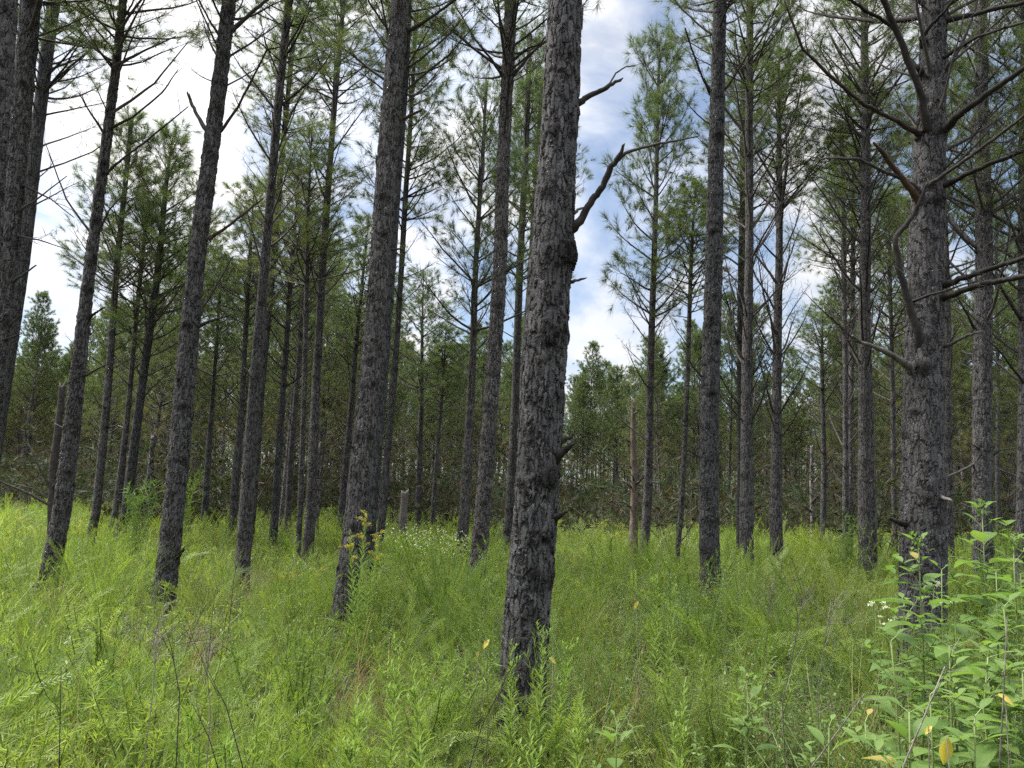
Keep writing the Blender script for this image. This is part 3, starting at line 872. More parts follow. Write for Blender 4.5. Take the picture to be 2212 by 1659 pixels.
px_tree('narrow pine with dense green tufts, rightmost of the leaning trio', 16.0,
        [(815, 1220, 17), (828, 1107, 16), (870, 553, 12), (902, 0, 7)], H=12.3, res=1, z_dead=5.2, z_live=7.4, nwh=3.0, seed=17, lush=0.7,
        heroes=[(BR, HB, [(878, 372), (905, 358), (938, 343), (985, 305), (1022, 263)], [2, 2, 2, 1.5, 1], -0.3, 3),
                (BD, HB, [(868, 430), (920, 405), (972, 379)], [2.5, 2, 1], -0.3, 2)])
px_tree('thin pine with open green crown between leaning trio and thickest trunk', 16.0,
        [(999, 1180, 24), (1005, 1107, 24), (1030, 553, 11), (1050, 190, 6)], H=10.6, res=1, z_dead=3.6, z_live=5.0, nwh=2.6, seed=18, lush=0.6, elev=(30, 52))
px_tree('slender pine showing just left of the thickest trunk, green tufted', 17.5,
        [(1092, 1200, 21), (1102, 1107, 20), (1125, 553, 15), (1149, 0, 10)], H=12.8, res=1, z_dead=4.4, z_live=6.6, nwh=2.6, seed=19, lush=0.6)
px_tree('thin dark stem touching the left side of the thickest trunk', 20.0,
        [(1112, 1107, 13), (1146, 553, 10), (1182, 0, 6)], H=13.0, res=1, z_dead=6.5, z_live=9.0, nwh=2.4, seed=20)
px_tree('solitary full-crowned pine whose tip shows right of the thickest trunk', 17.5,
        [(1393, 1180, 19), (1397, 1107, 19), (1412, 553, 12), (1421, 200, 7)], H=12.7, res=1, z_dead=2.6, z_live=5.8, nwh=2.6, seed=21, lush=0.35, blen=1.5, elev=(35, 55), crown_scale=1.05)
px_tree('spindly pine with thin open top beside the solitary full-crowned one', 16.5,
        [(1465, 1180, 12), (1472, 1107, 12), (1493, 553, 8)], H=8.6, res=1, z_dead=4.2, z_live=5.6, nwh=1.8, seed=22, blen=1.0, lush=0.3)
px_tree('front pine of the overlapping right-hand pair, thick with dead twigs', 13.5,
        [(1612, 1205, 30), (1612, 1107, 29), (1620, 553, 18), (1624, 0, 14)], H=12.8, res=1, z_dead=3.0, z_live=8.8, nwh=4.4, seed=23, blen=1.75, elev=(38, 62), stubs=0.6)
px_tree('rear pine of the overlapping right-hand pair, mostly hidden', 17.0,
        [(1599, 1107, 15), (1604, 553, 14), (1612, 0, 9)], H=12.5, res=1, z_dead=3.0, z_live=8.0, nwh=3.2, seed=24, blen=1.7, elev=(38, 62))
px_tree('dark pine with upswept twiggy limbs, third right of the blue gap', 15.0,
        [(1677, 1170, 27), (1675, 1107, 26), (1685, 553, 15), (1687, 220, 9)], H=11.2, res=1, z_dead=2.6, z_live=7.8, nwh=4.2, seed=25, blen=1.8, elev=(38, 62))
px_tree('pine with black knots and a thin companion stem, left of the many-limbed one', 14.0,
        [(1868, 1220, 27), (1866, 1107, 27), (1866, 553, 22), (1864, 0, 14)], H=12.8, res=1, z_dead=3.8, z_live=8.8, nwh=4.2, seed=26, blen=1.9, elev=(38, 62))
px_tree('thin companion stem pressed against the black-knotted pine', 15.0,
        [(1889, 1220, 14), (1887, 1107, 14), (1876, 800, 12), (1862, 200, 8)], H=10.5, res=1, z_dead=4.5, z_live=7.5, nwh=2.4, seed=27, blen=1.3)
px_tree('slim double-stemmed pine, left stem, beyond the black-knotted pine', 20.0,
        [(1826, 1130, 13), (1827, 1000, 12), (1822, 553, 10), (1812, 200, 7)], H=11.8, res=1, z_dead=3.0, z_live=8.0, nwh=3.2, seed=28, blen=1.8, elev=(38, 60))
px_tree('slim double-stemmed pine, right stem, beyond the black-knotted pine', 20.5,
        [(1836, 1130, 13), (1838, 1000, 12), (1844, 553, 10), (1848, 250, 7)], H=11.6, res=1, z_dead=3.0, z_live=8.0, nwh=3.0, seed=29, blen=1.6, elev=(38, 60))
px_tree('straight dark pine behind the leafy weeds at the right side', 11.4,
        [(2122, 1190, 39), (2120, 1107, 38), (2119, 553, 32), (2110, 0, 19)], H=12.5, res=2, z_dead=4.0, z_live=6.2, nwh=3.6, seed=30, blen=1.9, lush=0.6, stubs=0.9,
        heroes=[(BD, HB, [(2108, 716), (2090, 680), (2068, 641)], [3.5, 3, 2], -0.3, 1),
                (B, HB, [(2134, 990), (2160, 972), (2205, 965)], [3, 2.5, 1.5], -0.3, 1),
                (B, HB, [(2108, 1000), (2070, 1020), (2042, 1030)], [3, 2.5, 1.5], -0.3, 1)])
px_tree('rightmost pine cut by the right edge of the photo', 11.6,
        [(2209, 1210, 30), (2210, 1107, 29), (2212, 553, 25), (2208, 0, 17)], H=12.5, res=1, z_dead=3.2, z_live=5.8, nwh=3.8, seed=31, blen=1.9, lush=0.7)
px_tree('brownish pine peeking out behind the many-limbed thick one', 16.0,
        [(2053, 1150, 15), (2052, 1000, 14), (2046, 553, 11)], H=11.5, res=1, z_dead=3.0, z_live=6.8, nwh=3.0, seed=32, blen=1.5)
px_tree('thin straight stem standing far behind, between right-edge pines', 24.0,
        [(2157, 1130, 9), (2157, 900, 8), (2156, 553, 6)], H=12.0, res=0, z_dead=3.5, z_live=6.5, nwh=2.5, seed=33)
px_tree('slim pine leaning right, first right of the dark leaning one', 17.5,
        [(201, 1145, 19), (209, 1107, 18), (257, 553, 12), (290, 200, 8)], H=10.2, res=1, z_dead=3.4, z_live=6.0, nwh=2.6, seed=34, blen=1.5, lush=0.3)
px_tree('crooked slim pine, left of a pair rising to a pointed crown', 19.0,
        [(246, 1140, 17), (252, 1107, 17), (280, 830, 10), (306, 553, 9)], H=8.8, res=1, z_dead=3.2, z_live=5.2, nwh=2.6, seed=35, blen=1.4, lush=0.3)
px_tree('slim pine rising to a tall pointed green crown at left', 18.0,
        [(259, 1145, 21), (271, 1107, 21), (342, 553, 14), (357, 400, 9)], H=10.2, res=1, z_dead=3.4, z_live=4.8, nwh=2.8, seed=36, blen=1.5, lush=0.8, crown_scale=1.2)
px_tree('thin dim pine between the two left-hand thick stems', 20.0,
        [(442, 1110, 15), (446, 1060, 14), (461, 830, 8), (474, 640, 6)], H=7.6, res=1, z_dead=2.6, z_live=4.4, nwh=2.4, seed=37, blen=1.2)
px_tree('slim dim pine immediately left of the fan-limbed dark one', 18.0,
        [(503, 1110, 17), (506, 1060, 17), (525, 830, 11), (538, 553, 8)], H=8.9, res=1, z_dead=3.2, z_live=5.4, nwh=2.8, seed=38, blen=1.5, lush=0.4)
px_tree('grey pine stem behind the close pair left of centre', 22.0,
        [(622, 1110, 15), (628, 1000, 13), (650, 700, 9)], H=9.6, res=1, z_dead=3.0, z_live=5.6, nwh=2.6, seed=39, blen=1.4)
px_tree('slim grey pine touching the left of the goldenrod-footed leaning pine', 20.0,
        [(738, 1110, 16), (742, 1060, 15), (762, 830, 11), (780, 640, 8)], H=9.0, res=1, z_dead=3.0, z_live=5.2, nwh=2.6, seed=40, blen=1.4)
px_tree('distant pine in the open middle, right of the leaning trio', 24.0,
        [(905, 1110, 14), (907, 950, 12), (912, 750, 7)], H=8.6, res=1, z_dead=2.6, z_live=4.8, nwh=2.6, seed=41, blen=1.4)
px_tree('very thin curving pine stem left of the open-crowned thin pine', 23.0,
        [(936, 1110, 10), (942, 1000, 8), (952, 880, 6)], H=6.6, res=0, z_dead=2.6, z_live=4.0, nwh=2.0, seed=42, blen=1.0)
px_tree('pale slim pine standing in the right-hand row gap', 21.0,
        [(1932, 1110, 11), (1931, 900, 10), (1925, 600, 7)], H=10.5, res=1, z_dead=2.6, z_live=6.2, nwh=3.0, seed=43, blen=1.5)
px_tree('pale grey bare pine in the vista between right-hand stems', 24.0,
        [(1778, 1120, 12), (1778, 1000, 11), (1775, 800, 8)], H=8.0, res=1, z_dead=1.6, z_live=5.2, nwh=3.4, seed=44, blen=1.5, elev=(30, 55))


# ------------------------------------------------------------------ snags and stumps
def snag(label, d, pts, m, name='dead_snag', seed=0, stubs=3, cat='dead tree', brk=0.10):
    W = [(at(u, v, d), 0.5 * w * proj(at(u, v, d))[2] / F) for (u, v, w) in pts]
    lo, hi = W[0][0], W[-1][0]
    ax = (hi - lo).normalized()
    base = lo + ax * ((ground_z(lo.x, lo.y) - 0.05 - lo.z) / ax.z)
    e = empty(name, base, label, cat)
    zs = [0.0] + [p.z - base.z for p, r in W]; xs = [0.0] + [p.x - base.x for p, r in W]; rs_ = [W[0][1] * 1.15] + [r for p, r in W]
    c = lambda z: (float(np.interp(z, zs, xs)) + 0.012 * math.sin(z * 2.3 + seed), 0.012 * math.sin(z * 1.7))
    prof = lambda z: float(np.interp(z, zs, rs_)) * (1 + 0.10 * math.sin(z * 5.1 + seed) * math.sin(z * 2.3))
    V, T, Q, scar = trunk_geo(c, prof, -0.05, zs[-1], 0.05, 18, [z_ for z_ in np.arange(0.5, zs[-1], 0.5)], seed, cap_break=brk)
    link('trunk', raw_mesh('trunk', V, T, Q, np.zeros(len(T) + len(Q), int), [M[m]], {'scar': scar * 0.6}, True), e)
    r = random.Random(seed)
    for k in range(stubs):
        z = zs[-1] * r.uniform(0.35, 0.95); a = r.uniform(0, 2 * PI)
        o = link('branch_stub', r.choice(STUB), e)
        o.location = (c(z)[0] + math.cos(a) * prof(z) * 0.8, c(z)[1] + math.sin(a) * prof(z) * 0.8, z)
        o.rotation_euler = (0, -r.uniform(0.0, 0.5), a)
        k_ = r.uniform(0.8, 2.2); o.scale = (k_, k_, k_)
    PINES.append((base.x, base.y))
    return e


e = snag('broken-topped dark snag with two drooping limbs beside the far left pine', 15.0, [(110, 1140, 18), (118, 1000, 16), (134, 832, 12)], 'branch', seed=1, stubs=2)
for pl, r_px in (([(108, 1092), (60, 1065), (0, 1040), (-30, 1030)], [3, 2.5, 2, 1.5]), ([(112, 1060), (85, 1010), (62, 960)], [3, 2.5, 1.5]), ([(100, 1075), (70, 1055), (30, 1045)], [2, 1.6, 1])):
    g = Geo()
    pp = [np.array(at(u, v, 15.0 - 0.15 * k) - Vector(e.location)) for k, (u, v) in enumerate(pl)]
    g.tube(pp, [np.interp(k / (len(pl) - 1), np.linspace(0, 1, len(r_px)), r_px) * 15 / F for k in range(len(pl))], 6, 0)
    g.build('dead_branch', [M['branch']], e, True)
snag('short pale snag left of the two-forked mid-sized pine', 20.0, [(319, 1100, 15), (330, 940, 9)], 'bark_far', seed=2, stubs=5)
snag('low broken stump in the open grass right of the leaning trio', 20.0, [(872, 1110, 16), (874, 1062, 15)], 'branch_grey', name='tree_stump', seed=3, stubs=1, cat='stump', brk=0.06)
snag('tall barkless tan snag standing in the grass right of the thickest trunk', 18.0, [(1369, 1140, 17), (1369, 1000, 13), (1368, 868, 8)], 'snag_pale', seed=4, stubs=12, brk=0.16)
snag('short slim snag against the dark forest beside the close pine pair', 21.0, [(683, 1115, 10), (690, 960, 7)], 'bark_far', seed=5, stubs=2)
snag('thin silvery snag among dead limbs in the right-hand vista', 22.0, [(1755, 1120, 9), (1752, 965, 6)], 'bark_far', seed=6, stubs=8)

# ------------------------------------------------------------------ far pines: copies of a few grown trees
FAR_T, FAR_C = [], []
for i in range(7):
    H = [11.5, 12.2, 10.8, 12.8, 11.0, 12.0, 10.2][i]
    rs = np.random.default_rng(500 + i)
    bx, by = rs.normal(0, 0.05, 2)
    c = lambda z, bx=bx, by=by: (bx * math.sin(z * 0.5), by * math.sin(z * 0.4 + 1))
    V, T, Q, scar = trunk_geo(c, lambda z, H=H: max(0.012, 0.115 * (1 - z / H) ** 0.85), -0.1, H, 0.16, 12, list(np.arange(1.2, H - 1, 0.55)), 500 + i)
    FAR_T.append(raw_mesh('trunk', V, T, Q, np.zeros(len(T) + len(Q), int), [M['bark_far']], {'scar': scar}, True))
    FAR_C.append(crown_mesh('crown', H, H * [0.34, 0.40, 0.30, 0.40, 0.28, 0.36, 0.26][i], [2.2, 2.1, 2.3, 2.0, 2.3, 2.2, 2.3][i], 1.6, 600 + i, 1.1, 52, brown=[0.5, 0.8, 0.4, 0.6, 0.9, 0.5, 0.7][i], nw=0.0085))
FAR_H = [11.5, 12.2, 10.8, 12.8, 11.0, 12.0, 10.2]

FLAB = {'left': 'slim far pine in the crowded wood behind the left-hand stems',
        'mid': 'slim far pine in the wood closing the clearing behind the centre',
        'right': 'slim far pine in the receding rows behind the right-hand stems',
        'gap': 'far green-topped pine under the open blue sky gap'}
rf = random.Random(77)
far_n = 0
cells = []
for iy in range(0, 19):
    yy = 20.0 + iy * 2.7
    nx = int((yy * 0.74 + 4) / 2.7)
    for ix in range(-nx, nx + 1):
        cells.append((ix * 2.7 + rf.uniform(-0.9, 0.9) + (iy % 2) * 0.9, yy + rf.uniform(-1.0, 1.0)))
rf.shuffle(cells)
for (x, y) in cells:
    if far_n >= 252:
        break
    q = proj((x, y, 1.0))
    if q is None or q[0] < -140 or q[0] > 2350:
        continue
    u = q[0]
    hw = 1661.0 / y
    if abs(u - 1285) < 40 + 1.7 * hw and y < 50: continue
    if u < 115 + 1.5 * hw and y < 44: continue
    if abs(u - 1745) < 15 + 1.2 * hw and y < 36: continue
    if abs(u - 940) < 30 + 1.0 * hw and y < 32: continue
    if 840 < u < 1800 and y < 40 and rf.random() > (0.10 if y > 25 else 0.0): continue
    keep = 0.95 if y < 34 else 0.9
    if u > 1900: keep = 1.0
    if rf.random() > keep: continue
    if min((x - a) ** 2 + (y - b) ** 2 for a, b in PINES) < 1.7: continue
    k = rf.randrange(7)
    zone = 'gap' if (1215 < u < 1355) else ('left' if u < 760 else ('mid' if u < 1430 else 'right'))
    e = empty('pine_tree', (x, y, ground_z(x, y) - 0.05), FLAB[zone], 'tree', {'gap': 'far pines under the blue sky gap', 'left': 'far pines behind the left-hand stems', 'mid': 'far pines closing the clearing', 'right': 'far pines in the right-hand rows'}[zone])
    e.rotation_euler = (rf.uniform(-0.02, 0.02), rf.uniform(-0.01, 0.05), rf.uniform(0, 6.28))
    s = rf.uniform(0.82, 1.05) * (0.88 if u < 900 and y < 30 else 1.0)
    e.scale = (s, s, s)
    t = link('trunk', FAR_T[k], e); w = rf.uniform(0.75, 1.25); t.scale = (w, w, 1)
    link('crown', FAR_C[k], e)
    PINES.append((x, y))
    far_n += 1


# ------------------------------------------------------------------ scattered ground cover (stuff): prototypes and points in one mesh
def scatter(name, protos, mats, pts, var, rot, scale, label, cat):
    """protos: list of Geo; pts (n,3); var index per point; rot (n,3) euler; scale (n,)"""
    Vs, Ts, Qs, mis_t, mis_q, dry, tone, isp, vv = [], [], [], [], [], [], [], [], []
    off = 0
    for k, g in enumerate(protos):
        V, T, Q, tm, qm, d, t = g.arrays()
        Vs.append(V); Ts.append(T + off); Qs.append(Q + off); mis_t.append(tm); mis_q.append(qm)
        dry.append(d); tone.append(t); isp.append(np.ones(len(V))); vv.append(np.full(len(V), k))
        off += len(V)
    n = len(pts)
    V = np.concatenate(Vs + [pts])
    me = raw_mesh(name, V, np.concatenate(Ts), np.concatenate(Qs), np.concatenate(mis_t + mis_q), mats,
                  {'dry': np.concatenate(dry + [np.zeros(n)]), 'tone': np.concatenate(tone + [np.zeros(n)]),
                   'kind_index': np.concatenate(vv + [np.asarray(var) + 100]), 'size': np.concatenate(isp + [scale])})
    ra = me.attributes.new('turn', 'FLOAT_VECTOR', 'POINT')
    allrot = np.concatenate([np.zeros((off, 3)), rot]).astype(np.float32)
    ra.data.foreach_set('vector', allrot.ravel())
    o = link(name, me)
    tag(o, label, cat); o['kind'] = 'stuff'
    ng = bpy.data.node_groups.new(name + '_scatter', 'GeometryNodeTree')
    ng.interface.new_socket('Geometry', in_out='INPUT', socket_type='NodeSocketGeometry')
    ng.interface.new_socket('Geometry', in_out='OUTPUT', socket_type='NodeSocketGeometry')
    gi = ng.nodes.new('NodeGroupInput'); go = ng.nodes.new('NodeGroupOutput')
    jn = ng.nodes.new('GeometryNodeJoinGeometry')

    def attr(nm, typ):
        a = ng.nodes.new('GeometryNodeInputNamedAttribute'); a.data_type = typ; a.inputs['Name'].default_value = nm
        return a.outputs['Attribute']
    ki = attr('kind_index', 'FLOAT'); sz = attr('size', 'FLOAT'); tr = attr('turn', 'FLOAT_VECTOR')

    def pick(val):
        c = ng.nodes.new('FunctionNodeCompare'); c.data_type = 'FLOAT'; c.operation = 'EQUAL'
        ng.links.new(ki, c.inputs[0]); c.inputs[1].default_value = val; c.inputs['Epsilon'].default_value = 0.1
        s = ng.nodes.new('GeometryNodeSeparateGeometry'); s.domain = 'POINT'
        ng.links.new(gi.outputs[0], s.inputs['Geometry']); ng.links.new(c.outputs[0], s.inputs['Selection'])
        return s.outputs['Selection']
    for k in range(len(protos)):
        ip = ng.nodes.new('GeometryNodeInstanceOnPoints')
        ng.links.new(pick(100 + k), ip.inputs['Points']); ng.links.new(pick(k), ip.inputs['Instance'])
        e2r = ng.nodes.new('FunctionNodeEulerToRotation')
        ng.links.new(tr, e2r.inputs[0]); ng.links.new(e2r.outputs[0], ip.inputs['Rotation'])
        ng.links.new(sz, ip.inputs['Scale'])
        ng.links.new(ip.outputs[0], jn.inputs[0])
    ng.links.new(jn.outputs[0], go.inputs[0])
    md = o.modifiers.new('scatter', 'NODES'); md.node_group = ng
    return o


def feather_clump(seed, stems=7, h=0.75, dry=0.0):
    """dog-fennel like: arching stems set with thread leaves"""
    global RNG
    keep = RNG; RNG = np.random.default_rng(seed)
    g = Geo()
    a_ = RNG.uniform(0, 2 * PI)
    for s in range(stems):
        a = a_ + RNG.normal(0, 0.8); tilt = RNG.uniform(0.15, 0.75)
        d = unit([math.cos(a) * tilt, math.sin(a) * tilt, 1])
        L = h * RNG.uniform(0.6, 1.15)
        p0 = np.array([RNG.normal(0, 0.06), RNG.normal(0, 0.06), 0.0])
        pts = bent_path(p0, d, L, 6, -0.9 * tilt - 0.15, 0.06)
        g.tube(pts, np.linspace(0.0028, 0.0009, 7), 3, 1, cap=False)
        n = 64
        t = RNG.random(n) ** 0.7 * 5.98; i = t.astype(int); f = (t - i)[:, None]
        base = pts[i] * (1 - f) + pts[i + 1] * f
        ax = unit(pts[i + 1] - pts[i])
        r = unit(rv(n))
        dirs = unit(ax * RNG.uniform(0.8, 1.5, n)[:, None] + r * 0.8 + np.array([0, 0, 0.15]))
        ln = RNG.uniform(0.05, 0.135, n) * (1.15 - 0.10 * t)
        g.needles(base, base + dirs * ln[:, None], RNG.uniform(0.0045, 0.0085, n), 0, dry=np.clip(dry + RNG.normal(0, 0.06, n), 0, 1), tone=RNG.random(n))
    RNG = keep
    return g


def frond_clump(seed, fronds=7, h=0.65):
    """arching fronds with flat rows of narrow leaflets"""
    global RNG
    keep = RNG; RNG = np.random.default_rng(seed)
    g = Geo()
    a_ = RNG.uniform(0, 2 * PI)
    for s in range(fronds):
        a = a_ + RNG.normal(0, 1.1); tilt = RNG.uniform(0.2, 0.9)
        d = unit([math.cos(a) * tilt, math.sin(a) * tilt, 1])
        L = h * RNG.uniform(0.6, 1.15)
        pts = bent_path([RNG.normal(0, 0.07), RNG.normal(0, 0.07), 0.0], d, L, 8, -1.3 * tilt - 0.2, 0.04)
        g.tube(pts, np.linspace(0.0028, 0.0009, 9), 3, 1, cap=False)
        n = 40; tn = RNG.random()
        t = np.linspace(2.0, 7.95, n); i = t.astype(int); f = (t - i)[:, None]
        b = pts[i] * (1 - f) + pts[i + 1] * f
        ax = unit(pts[i + 1] - pts[i])
        sd = unit(np.cross(ax, [math.sin(a) * 0.4, -math.cos(a) * 0.4, 1.0]))
        for sg in (-1, 1):
            dd = unit(ax * 0.75 + sd * sg + np.array([0, 0, 0.12]) + rv(n, 0.10))
            ln = 0.062 * RNG.uniform(0.75, 1.2, n) * np.sin(np.clip((t - 1.2) / 7.4, 0.05, 1) * PI) ** 0.6
            v = np.empty((n, 4, 3)); up = unit(np.cross(dd, sd)); w = 0.0065
            v[:, 0] = b; v[:, 1] = b + dd * (ln * 0.5)[:, None] + ax * w * 0.6; v[:, 2] = b + dd * ln[:, None]; v[:, 3] = b + dd * (ln * 0.45)[:, None] - ax * w * 0.6
            k = g.addv(v.reshape(-1, 3), 0.0, np.clip(tn + RNG.normal(0, 0.1), 0, 1))
            g.quads(k + np.arange(n * 4).reshape(-1, 4), 0)
    RNG = keep
    return g


def grass_clump(seed, n=46, h=0.6, dry=0.0, drp=0.9, w=0.0065):
    global RNG
    keep = RNG; RNG = np.random.default_rng(seed)
    g = Geo()
    a = RNG.uniform(0, 2 * PI, n); tilt = RNG.uniform(0.05, 0.7, n)
    d = unit(np.stack([np.cos(a) * tilt, np.sin(a) * tilt, np.ones(n)], axis=1))
    base = np.stack([RNG.normal(0, 0.05, n), RNG.normal(0, 0.05, n), np.zeros(n)], axis=1)
    g.blades(base, d, h * RNG.uniform(0.5, 1.15, n), RNG.uniform(0.6, 1.4, n) * w, RNG.uniform(0.2, 1.3, n) * drp, 0, 4,
             dry=np.clip(dry + (RNG.random(n) < 0.12) * 0.7, 0, 1), tone=RNG.random(n))
    RNG = keep
    return g


def sprig_clump(seed, stems=5, h=0.65, leaf=0.040, lw=0.014, per=34, spread=0.6, dry=0.0):
    """many small glossy leaves up arching stems"""
    global RNG
    keep = RNG; RNG = np.random.default_rng(seed)
    g = Geo()
    for s in range(stems):
        a = RNG.uniform(0, 2 * PI); tilt = RNG.uniform(0.05, spread)
        d = unit([math.cos(a) * tilt, math.sin(a) * tilt, 1])
        L = h * RNG.uniform(0.55, 1.1)
        p0 = np.array([RNG.normal(0, 0.06), RNG.normal(0, 0.06), 0.0])
        pts = bent_path(p0, d, L, 6, -0.5 * tilt, 0.05)
        g.tube(pts, np.linspace(0.0026, 0.001, 7), 3, 1, cap=False)
        t = np.linspace(0.9, 5.95, per) + RNG.normal(0, 0.05, per); t = np.clip(t, 0, 5.98)
        i = t.astype(int); f = (t - i)[:, None]
        base = pts[i] * (1 - f) + pts[i + 1] * f
        ax = unit(pts[i + 1] - pts[i]); r = unit(rv(per))
        dirs = unit(ax * 0.6 + r)
        ln = leaf * RNG.uniform(0.6, 1.25, per); w = lw * RNG.uniform(0.7, 1.2, per)
        sd = unit(np.cross(dirs, np.array([0, 0, 1.0]) + rv(per, 0.4)))
        v = np.empty((per, 4, 3))
        v[:, 0] = base; v[:, 1] = base + dirs * (ln * 0.5)[:, None] - sd * w[:, None] * 0.5
        v[:, 2] = base + dirs * ln[:, None]; v[:, 3] = base + dirs * (ln * 0.5)[:, None] + sd * w[:, None] * 0.5
        k = g.addv(v.reshape(-1, 3), np.repeat(np.clip(dry + (RNG.random(per) < 0.05) * 0.8, 0, 1), 4), np.repeat(RNG.random(per), 4))
        g.quads(k + np.arange(per * 4).reshape(-1, 4), 0)
    RNG = keep
    return g


def broad_clump(seed, stems=4, h=0.4, leaf=0.085):
    global RNG
    keep = RNG; RNG = np.random.default_rng(seed)
    g = Geo()
    for s in range(stems):
        a = RNG.uniform(0, 2 * PI); tilt = RNG.uniform(0.05, 0.5)
        d = unit([math.cos(a) * tilt, math.sin(a) * tilt, 1])
        L = h * RNG.uniform(0.5, 1.15)
        p0 = np.array([RNG.normal(0, 0.07), RNG.normal(0, 0.07), 0.0])
        pts = bent_path(p0, d, L, 5, 0.1, 0.05)
        g.tube(pts, np.linspace(0.003, 0.0013, 6), 4, 1, cap=False)
        for k in range(9):
            f = 0.25 + 0.75 * k / 8
            x = f * 4.99; i = int(x); q = pts[i] + (pts[i + 1] - pts[i]) * (x - i)
            aa = k * 2.4 + s; dd = np.array([math.cos(aa), math.sin(aa), RNG.uniform(0.1, 0.7)])
            l_ = leaf * RNG.uniform(0.55, 1.2) * (1.1 - 0.45 * f)
            g.leaf(q, dd, (0, 0, 1), l_, l_ * 0.42, 0, 0.3, RNG.uniform(0.2, 0.9), dry=0.8 if RNG.random() < 0.03 else 0.0, tone=RNG.random(), segs=4)
    RNG = keep
    return g


def brush_clump(seed):
    global RNG
    keep = RNG; RNG = np.random.default_rng(seed)
    g = Geo()
    for s in range(6):
        a = RNG.uniform(0, 2 * PI); tilt = RNG.uniform(0.1, 1.1)
        d = unit([math.cos(a) * tilt, math.sin(a) * tilt, 1])
        pts = bent_path((RNG.normal(0, .2), RNG.normal(0, .2), 0), d, RNG.uniform(0.9, 2.4), 5, 0.1, 0.14)
        g.tube(pts, np.linspace(0.014, 0.005, 6), 3, 0, cap=False)
        for k in range(4):
            i = int(RNG.integers(1, 5)); q = pts[i]
            tp = bent_path(q, unit(pts[i + 1] - pts[i] + rv(1, .6)[0]), RNG.uniform(0.3, 0.9), 3, 0.1, 0.15)
            g.tube(tp, [0.005, 0.004, 0.003, 0.002], 3, 0, cap=False)
        for k in range(7):
            q = pts[-1 - k % 4] + RNG.normal(0, 0.24, 3)
            shoot(g, q, unit(rv(1)[0] + np.array([0, 0, 0.5])), 18, 0.24, 0.3, 0.024, float(RNG.choice([0.0, 0.3, 0.8])), 1)
    RNG = keep
    return g


def veg_height(x, y):
    q = 0.88 + 0.36 * mnoise.noise(Vector((x * 0.45, y * 0.45, 1.3))) + 0.14 * mnoise.noise(Vector((x * 1.4, y * 1.4, 5.3)))
    if y < 6.5:                        # the plants close to the viewer stand a little lower
        q *= 0.80 + 0.2 * max(0, (y - 3.0) / 3.5)
    if x > 0.25 * y and y > 4.5:
        q *= 1.12
    return q


def field(n_bands, mask=None, seed=0):
    rs = np.random.default_rng(seed)
    out = []
    for (y0, y1, dens) in n_bands:
        area = 0.76 * (y1 * y1 - y0 * y0) + 3.0 * (y1 - y0)
        n = int(area * dens)
        y = np.sqrt(rs.uniform(y0 * y0, y1 * y1, n)); x = rs.uniform(-1, 1, n) * (0.76 * y + 1.5)
        for a, b in zip(x, y):
            if mask is None or rs.random() < mask(a, b):
                out.append((a, b))
    return np.array(out)


def lay(name, protos, mats, bands, mask, seed, label, cat, smin, smax, use_h=True, tilt=0.12):
    rs = np.random.default_rng(seed + 5)
    xy = field(bands, mask, seed)
    n = len(xy)
    z = np.array([ground_z(a, b) - 0.02 for a, b in xy])
    hh = np.array([veg_height(a, b) for a, b in xy]) if use_h else np.ones(n)
    pts = np.column_stack([xy, z])
    rot = np.column_stack([rs.normal(0, tilt, n), rs.normal(0, tilt, n), rs.uniform(0, 6.28, n)])
    sc = rs.uniform(smin, smax, n) * hh
    return scatter(name, protos, mats, pts, rs.integers(0, len(protos), n), rot, sc, label, cat)


def pn(x, y, s, o):
    return mnoise.noise(Vector((x * s, y * s, o)))


def trunk_clear(x, y):
    if 3.4 < y < 7 and x < 0.5 and pn(x, y, 0.9, 31.0) > 0.25:
        return 0.30
    # keep plants out of the stems themselves
    return 0.0 if any((x - a) ** 2 + (y - b) ** 2 < 0.03 for a, b in NEARP) else 1.0


NEARP = [p for p in PINES if p[1] < 13]
m_feather = lambda x, y: trunk_clear(x, y) * (np.clip(0.62 + 0.9 * pn(x, y, 0.35, 2.0) - (0.40 if x > 0.10 * y and y < 9 else 0), 0.06, 1))
m_grass = lambda x, y: trunk_clear(x, y) * np.clip(0.6 + 0.8 * pn(x, y, 0.5, 9.0), 0.1, 1)
m_small = lambda x, y: trunk_clear(x, y) * np.clip(0.55 + 0.9 * pn(x, y, 0.6, 4.0), 0.1, 1)
m_broad = lambda x, y: trunk_clear(x, y) * np.clip((0.75 if x > -0.05 * y else 0.12) + 0.5 * pn(x, y, 0.7, 6.0), 0.02, 1)

lay('feathery_weeds', [feather_clump(800 + i, 7 + i % 3, 0.8) for i in range(5)] + [frond_clump(810 + i, 7, 0.8) for i in range(4)], [M['feather'], M['stem']],
    [(1.3, 6, 22), (6, 12, 17), (12, 24, 9), (24, 40, 3)], m_feather, 21,
    'soft lime green feathery weeds filling the clearing between the trunks', 'weeds', 0.6, 1.45, tilt=0.25)
lay('meadow_grass', [grass_clump(820 + i, 34, 0.80, 0.05) for i in range(4)], [M['grass']],
    [(1.3, 6, 6), (6, 12, 5), (12, 24, 4), (24, 40, 2)], m_grass, 22,
    'arching yellow green grass blades growing through the weeds', 'grass', 0.6, 1.2, tilt=0.2)
lay('small_leaved_weeds', [sprig_clump(840 + i, 6, 0.75) for i in range(5)], [M['smallleaf'], M['stem']],
    [(1.3, 6, 17), (6, 12, 10), (12, 22, 5)], m_small, 23,
    'low glossy weeds with many tiny leaves spread over the meadow', 'weeds', 0.6, 1.1)
